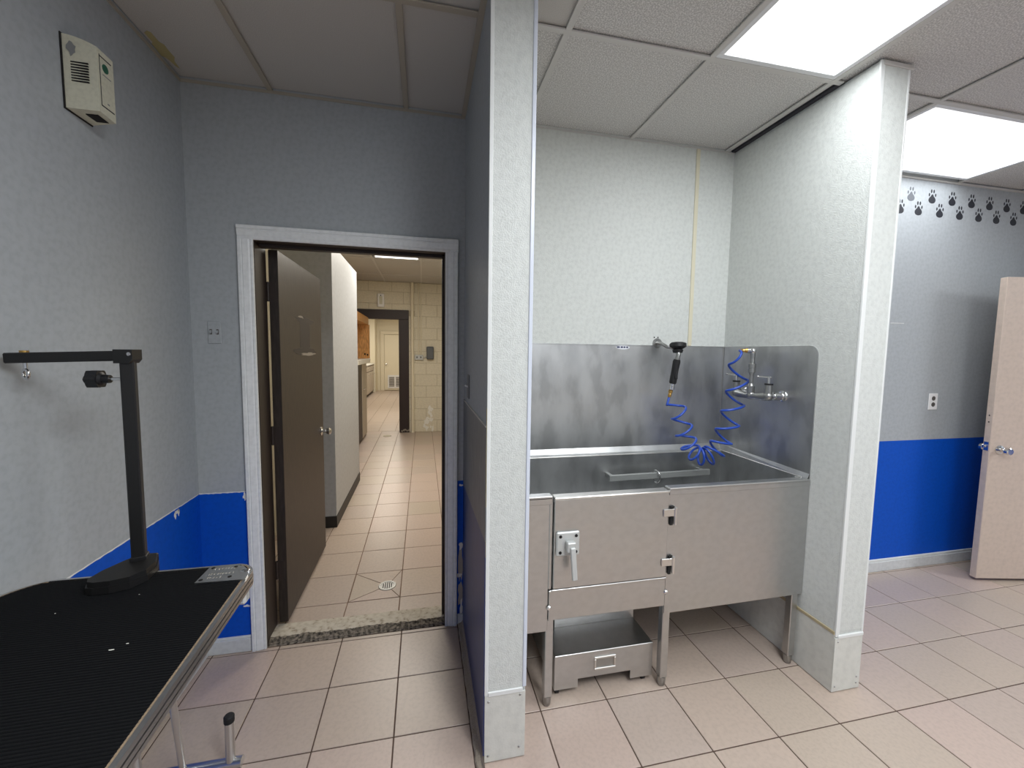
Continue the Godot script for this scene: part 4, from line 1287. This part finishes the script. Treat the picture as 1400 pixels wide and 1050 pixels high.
func build_arm() -> void:
	var h := 0.912
	var a := thing("grooming_post", "black steel grooming arm with an eye bolt, clamped to the table", "grooming arm", V(0.285, h, 0.95))
	var mb := MB.new()
	var foot := [Vector2(0.232, 1.030), Vector2(0.222, 1.012), Vector2(0.228, 0.970), Vector2(0.250, 0.915), Vector2(0.272, 0.888), Vector2(0.306, 0.884), Vector2(0.318, 0.892), Vector2(0.338, 0.935), Vector2(0.342, 0.985), Vector2(0.322, 1.020), Vector2(0.285, 1.034), Vector2(0.25, 1.036)]
	mb.prism(foot, V(0, h + 0.001, 0), Vector3.RIGHT, Vector3.BACK, V(0, 0.017, 0))
	var f2 := []
	for p in foot: f2.append(Vector2(0.282, 0.955) + (p - Vector2(0.282, 0.955)) * 0.95)
	mb.prism(f2, V(0, h + 0.018, 0), Vector3.RIGHT, Vector3.BACK, V(0, 0.014, 0))
	part(a, "clamp_foot", mb, M.black_powder)
	bpart(a, "clamp_jaw", V(0.262, h - 0.09, 0.878), V(0.312, h + 0.03, 0.915), M.black_powder, 0.003)
	var bs := Basis(Vector3.UP, 0.30)
	mb = MB.new()
	mb.obox(V(0.283, h + 0.32, 0.912), V(0.030, 0.59, 0.030), bs, 0.003)
	part(a, "post", mb, M.black_powder)
	mb = MB.new()
	mb.obox(V(0.283, h + 0.036, 0.912), V(0.036, 0.012, 0.036), bs, 0.002)
	part(a, "post_collar", mb, M.black_plastic)
	mb = MB.new()
	mb.prism([Vector2(-0.022, -0.018), Vector2(0.014, -0.018), Vector2(0.022, -0.008), Vector2(0.022, 0.019), Vector2(-0.022, 0.019)], V(0.283, 1.511, 0.892), Vector3.RIGHT, Vector3.UP, V(0, 0, 0.040))
	var bk := part(a, "pivot_bracket", mb, M.black_powder)
	mb = MB.new()
	mb.lathe(V(0.298, 1.518, 0.932), Vector3.BACK, [[0.005, 0.0], [0.005, 0.002], [0.0, 0.004]], 10)
	part(bk, "rivet", mb, M.chrome)
	mb = MB.new()
	mb.obox(V(0.1465, 1.5085, 0.912), V(0.257, 0.027, 0.027), Basis(Vector3.BACK, 0.035), 0.003)
	part(a, "arm_bar", mb, M.black_powder)
	mb = MB.new()
	mb.tube([V(0.055, 1.476, 0.912), V(0.055, 1.492, 0.912)], 0.0045, 10)
	var ring := []
	for k in 21:
		var t := TAU * k / 20
		ring.append(V(0.055 + 0.0085 * sin(t), 1.463 + 0.0115 * cos(t), 0.912 + 0.004 * sin(t)))
	mb.tube(ring, 0.0042, 8, false)
	part(a, "eye_bolt", mb, M.chrome, "chrome eye bolt")
	mb = MB.new()
	mb.lathe(V(0.055, 1.518, 0.912), Vector3.UP, [[0.0, 0.0], [0.009, 0.0], [0.009, 0.006], [0.0, 0.0065]], 6)
	part(a, "nut", mb, M.brass)
	mb = MB.new()
	mb.tube([V(0.240, 1.450, 0.912), V(0.270, 1.450, 0.912)], 0.0045, 10)
	var km := part(a, "clamp_screw", mb, M.chrome)
	mb = MB.new()
	var prof := []
	for k in 24:
		var r := 0.0235 + 0.0020 * cos(TAU * k / 4.0)
		prof.append(Vector2(r * cos(TAU * k / 24.0), r * sin(TAU * k / 24.0)))
	mb.prism(prof, V(0.194, 1.450, 0.912), Vector3.BACK, Vector3.UP, V(0.026, 0, 0))
	mb.lathe(V(0.220, 1.450, 0.912), Vector3.RIGHT, [[0.019, 0.0], [0.012, 0.004], [0.011, 0.020], [0.0, 0.0205]], 16)
	part(km, "hand_knob", mb, M.black_plastic, "black plastic hand knob")

# ---------------------------------------------------------------- small fixtures
func build_fixtures() -> void:
	var mb: MB
	# scent dispenser, high on the wall
	var d := thing("wall_dispenser", "cream plastic dispenser with slotted grille high on the grey wall", "dispenser", V(0.0, 2.26, 0.6))
	mb = MB.new()
	# plan shape (x away from the wall, z along it), thicker towards the middle; top edge bows down to the front
	var z0 := 0.648
	var z1 := 0.545
	var dx := 0.088
	var yb := 2.262
	var yt := 2.476
	var front := []
	var nseg := 8
	var A := []
	for k in nseg + 1:
		var u := float(k) / nseg
		A.append(V(0.088 * u, yt - 0.022 * u * u, z0 - 0.006 * u))
	for k in nseg:
		mb.quad(A[k], A[k + 1], V(A[k + 1].x, yb + 0.003 * (k + 1) / nseg, A[k + 1].z), V(A[k].x, yb + 0.003 * k / nseg, A[k].z), Vector3.BACK)
		var b0 := V(A[k].x, A[k].y, lerpf(0.542, 0.574, float(k) / nseg))
		var b1 := V(A[k + 1].x, A[k + 1].y, lerpf(0.542, 0.574, float(k + 1) / nseg))
		mb.quad(A[k], A[k + 1], b1, b0, Vector3.UP)
		mb.quad(b0, b1, V(b1.x, yb, b1.z), V(b0.x, yb, b0.z), Vector3.FORWARD)
		mb.quad(V(A[k].x, yb + 0.003 * k / nseg, A[k].z), V(A[k + 1].x, yb + 0.003 * (k + 1) / nseg, A[k + 1].z), V(b1.x, yb, b1.z), V(b0.x, yb, b0.z), Vector3.DOWN)
	mb.quad(A[nseg], V(0.088, yt - 0.022, 0.574), V(0.088, yb, 0.574), V(0.088, yb + 0.003, A[nseg].z), Vector3.RIGHT)
	part(d, "housing", mb, M.cream_plastic)
	bpart(d, "back_plate", V(0, yb - 0.004, z1 - 0.004), V(0.004, yt + 0.003, z0 + 0.004), M.dark_slot, 0.001)
	for k in 8:
		mb = MB.new()
		mb.box(V(0.022, 2.342 + 0.0078 * k, 0.6425), V(0.066, 2.3452 + 0.0078 * k, 0.6475))
		part(d, "grille_slot", mb, M.dark_slot)
	mb = MB.new()
	mb.prism(blob(0.026, 2.434, 0.012, 0.020, 71, 14, 0.35), V(0, 0, 0.6466), Vector3.RIGHT, Vector3.UP, V(0, 0, 0.0012))
	part(d, "worn_patch", mb, M.smear_grey)
	# front print
	mb = MB.new()
	mb.box(V(0.088, 2.288, 0.632), V(0.0886, 2.440, 0.6345))
	part(d, "door_seam", mb, M.ink_black)
	mb = MB.new()
	mb.box(V(0.088, 2.2865, 0.580), V(0.0888, 2.290, 0.6345))
	mb.box(V(0.088, 2.434, 0.584), V(0.0888, 2.437, 0.632))
	part(d, "door_seam", mb, M.ink_black)
	mb = MB.new()
	mb.lathe(V(0.088, 2.408, 0.610), Vector3.RIGHT, [[0.013, 0.0], [0.013, 0.001], [0.0, 0.0011]], 18)
	part(d, "round_logo", mb, M.logo_green, "green round logo")
	mb = MB.new()
	mb.box(V(0.088, 2.384, 0.588), V(0.0888, 2.3865, 0.622))
	mb.box(V(0.088, 2.302, 0.600), V(0.0888, 2.306, 0.608))
	part(d, "small_print", mb, M.smear_grey)
	mb = MB.new()
	mb.box(V(0.035, yb - 0.0016, 0.575), V(0.068, yb + 0.0026, 0.62))
	part(d, "bottom_outlet", mb, M.dark_slot)
	# painted-over double switch plate
	var s := thing("switch_plate", "painted-over double switch plate on the grey wall by the casing", "switch", V(0.097, 1.56, 0.0))
	bpart(s, "plate", V(0.069, 1.557, 0.0), V(0.126, 1.662, 0.005), M.grey_paint, 0.003)
	for x in [0.083, 0.111]:
		bpart(s, "toggle_slot", V(x - 0.005, 1.60, 0.005), V(x + 0.005, 1.625, 0.0054), M.outlet_slot)
		mb = MB.new()
		mb.obox(V(x, 1.612, 0.010), V(0.006, 0.010, 0.016), Basis(Vector3.RIGHT, 0.5), 0.001)
		part(s, "toggle", mb, M.grey_paint)
	# toggle on the partition
	s = thing("light_switch", "grey painted light switch with white toggle on the partition side", "switch", V(1.28, 1.30, 0.22))
	bpart(s, "plate", V(1.2786, 1.308, 0.19), V(1.2836, 1.424, 0.26), M.board_grey, 0.002)
	mb = MB.new()
	mb.obox(V(1.272, 1.368, 0.225), V(0.018, 0.008, 0.007), Basis(Vector3.BACK, -0.4), 0.001)
	part(s, "toggle", mb, M.outlet_white)
	# outlet
	var o := thing("wall_outlet", "white duplex outlet on the grey wall above the blue band", "outlet", V(4.634, 1.17, 0.0))
	bpart(o, "plate", V(4.594, 1.165, 0.0), V(4.676, 1.283, 0.006), M.outlet_white, 0.003)
	for y in [1.203, 1.247]:
		mb = MB.new()
		mb.prism(blob(4.635, y, 0.017, 0.016, 1, 16, 0.0), V(0, 0, 0.006), Vector3.RIGHT, Vector3.UP, V(0, 0, 0.0012))
		var sk := part(o, "socket", mb, M.outlet_slot)
		mb = MB.new()
		for x in [4.629, 4.641]:
			mb.box(V(x - 0.0014, y - 0.004, 0.0072), V(x + 0.0014, y + 0.006, 0.0076))
		part(sk, "slot", mb, M.dark_slot)
	# open beige door
	var r := thing("door_2", "beige door standing open before the blue wall", "door", V(5.6, 0, 0.41), "", "structure")
	var dir := V(0.972, 0, 0.213).normalized()
	var nrm := V(-dir.z, 0, dir.x)
	var bsd := Basis(dir, Vector3.UP, dir.cross(Vector3.UP))
	var c0 := V(4.797, 0, 0.238)
	mb = MB.new()
	mb.obox(c0 + dir * 0.43 - nrm * 0.018 + V(0, 1.045, 0), V(0.86, 2.05, 0.042), bsd, 0.003)
	part(r, "door_leaf", mb, M.door_beige)
	for sgn in [1.0, -1.0]:
		mb = MB.new()
		mb.lathe(c0 + dir * 0.065 + nrm * (0.003 if sgn > 0 else -0.039) + V(0, 0.925, 0), nrm * sgn, [[0.030, 0.0], [0.030, 0.005], [0.014, 0.010], [0.013, 0.028], [0.020, 0.034], [0.025, 0.045], [0.024, 0.062], [0.018, 0.066], [0.0, 0.066]], 18)
		part(r, "door_knob", mb, M.chrome)
	mb = MB.new()
	mb.obox(c0 - dir * 0.001 - nrm * 0.018 + V(0, 0.945, 0), V(0.003, 0.06, 0.028), bsd, 0.0008)
	mb.obox(c0 - dir * 0.012 - nrm * 0.018 + V(0, 0.945, 0), V(0.026, 0.018, 0.014), bsd, 0.002)
	part(r, "latch", mb, M.chrome)
	mb = MB.new()
	for y in [1.11, 1.155]:
		mb.obox(c0 - dir * 0.0006 - nrm * 0.018 + V(0, y, 0), V(0.002, 0.008, 0.006), bsd)
	part(r, "old_screw_hole", mb, M.dark_slot)
	for y in [0.25, 1.05, 1.85]:
		mb = MB.new()
		mb.tube([c0 + dir * 0.866 + V(0, y - 0.05, 0), c0 + dir * 0.866 + V(0, y + 0.05, 0)], 0.008, 10)
		part(r, "hinge", mb, M.cast_metal)

# ---------------------------------------------------------------- paw prints
func paw(at: Vector3, faded: bool, label: String) -> void:
	var t := thing("paw_print", label, "decal", at, "paw prints along the top of the wall")
	var m: Material = M.vinyl_faded if faded else M.vinyl_black
	var mb := MB.new()
	var pad := []
	for p in [[0.0, 0.016], [0.008, 0.010], [0.013, 0.000], [0.022, -0.006], [0.031, -0.018], [0.031, -0.030], [0.022, -0.041], [0.010, -0.045], [0.0, -0.046]]:
		pad.append(Vector2(p[0], p[1]))
	for i in range(7, 0, -1):
		pad.append(Vector2(-pad[i].x, pad[i].y))
	mb.prism(pad, at, Vector3.RIGHT, Vector3.UP, V(0, 0, 0.0008))
	part(t, "pad", mb, m)
	for e in [[-0.010, 0.034, 0.0062, 0.0125], [0.012, 0.034, 0.0062, 0.0125], [-0.0275, 0.010, 0.0058, 0.011], [0.0285, 0.010, 0.0058, 0.011]]:
		mb = MB.new()
		mb.prism(blob(e[0], e[1], e[2], e[3], 1, 14, 0.0), at, Vector3.RIGHT, Vector3.UP, V(0, 0, 0.0008))
		part(t, "toe", mb, m)

func build_paws() -> void:
	for i in 7:
		var x: float = [4.274, 4.46, 4.642, 4.823, 4.995, 5.164, 5.33][i]
		paw(V(x, 2.632, 0.0), i == 0, "faded grey paw print starting the upper row" if i == 0 else "black paw print, %s after the faded grey one in the upper row" % ["", "first", "second", "third", "fourth", "fifth", "sixth"][i])
	for i in 8:
		var x: float = [4.19, 4.348, 4.538, 4.722, 4.902, 5.074, 5.243, 5.41][i]
		paw(V(x, 2.544, 0.0), false, "black paw print, %s of the lower row counted from the white partition" % ["first", "second", "third", "fourth", "fifth", "sixth", "seventh", "eighth"][i])
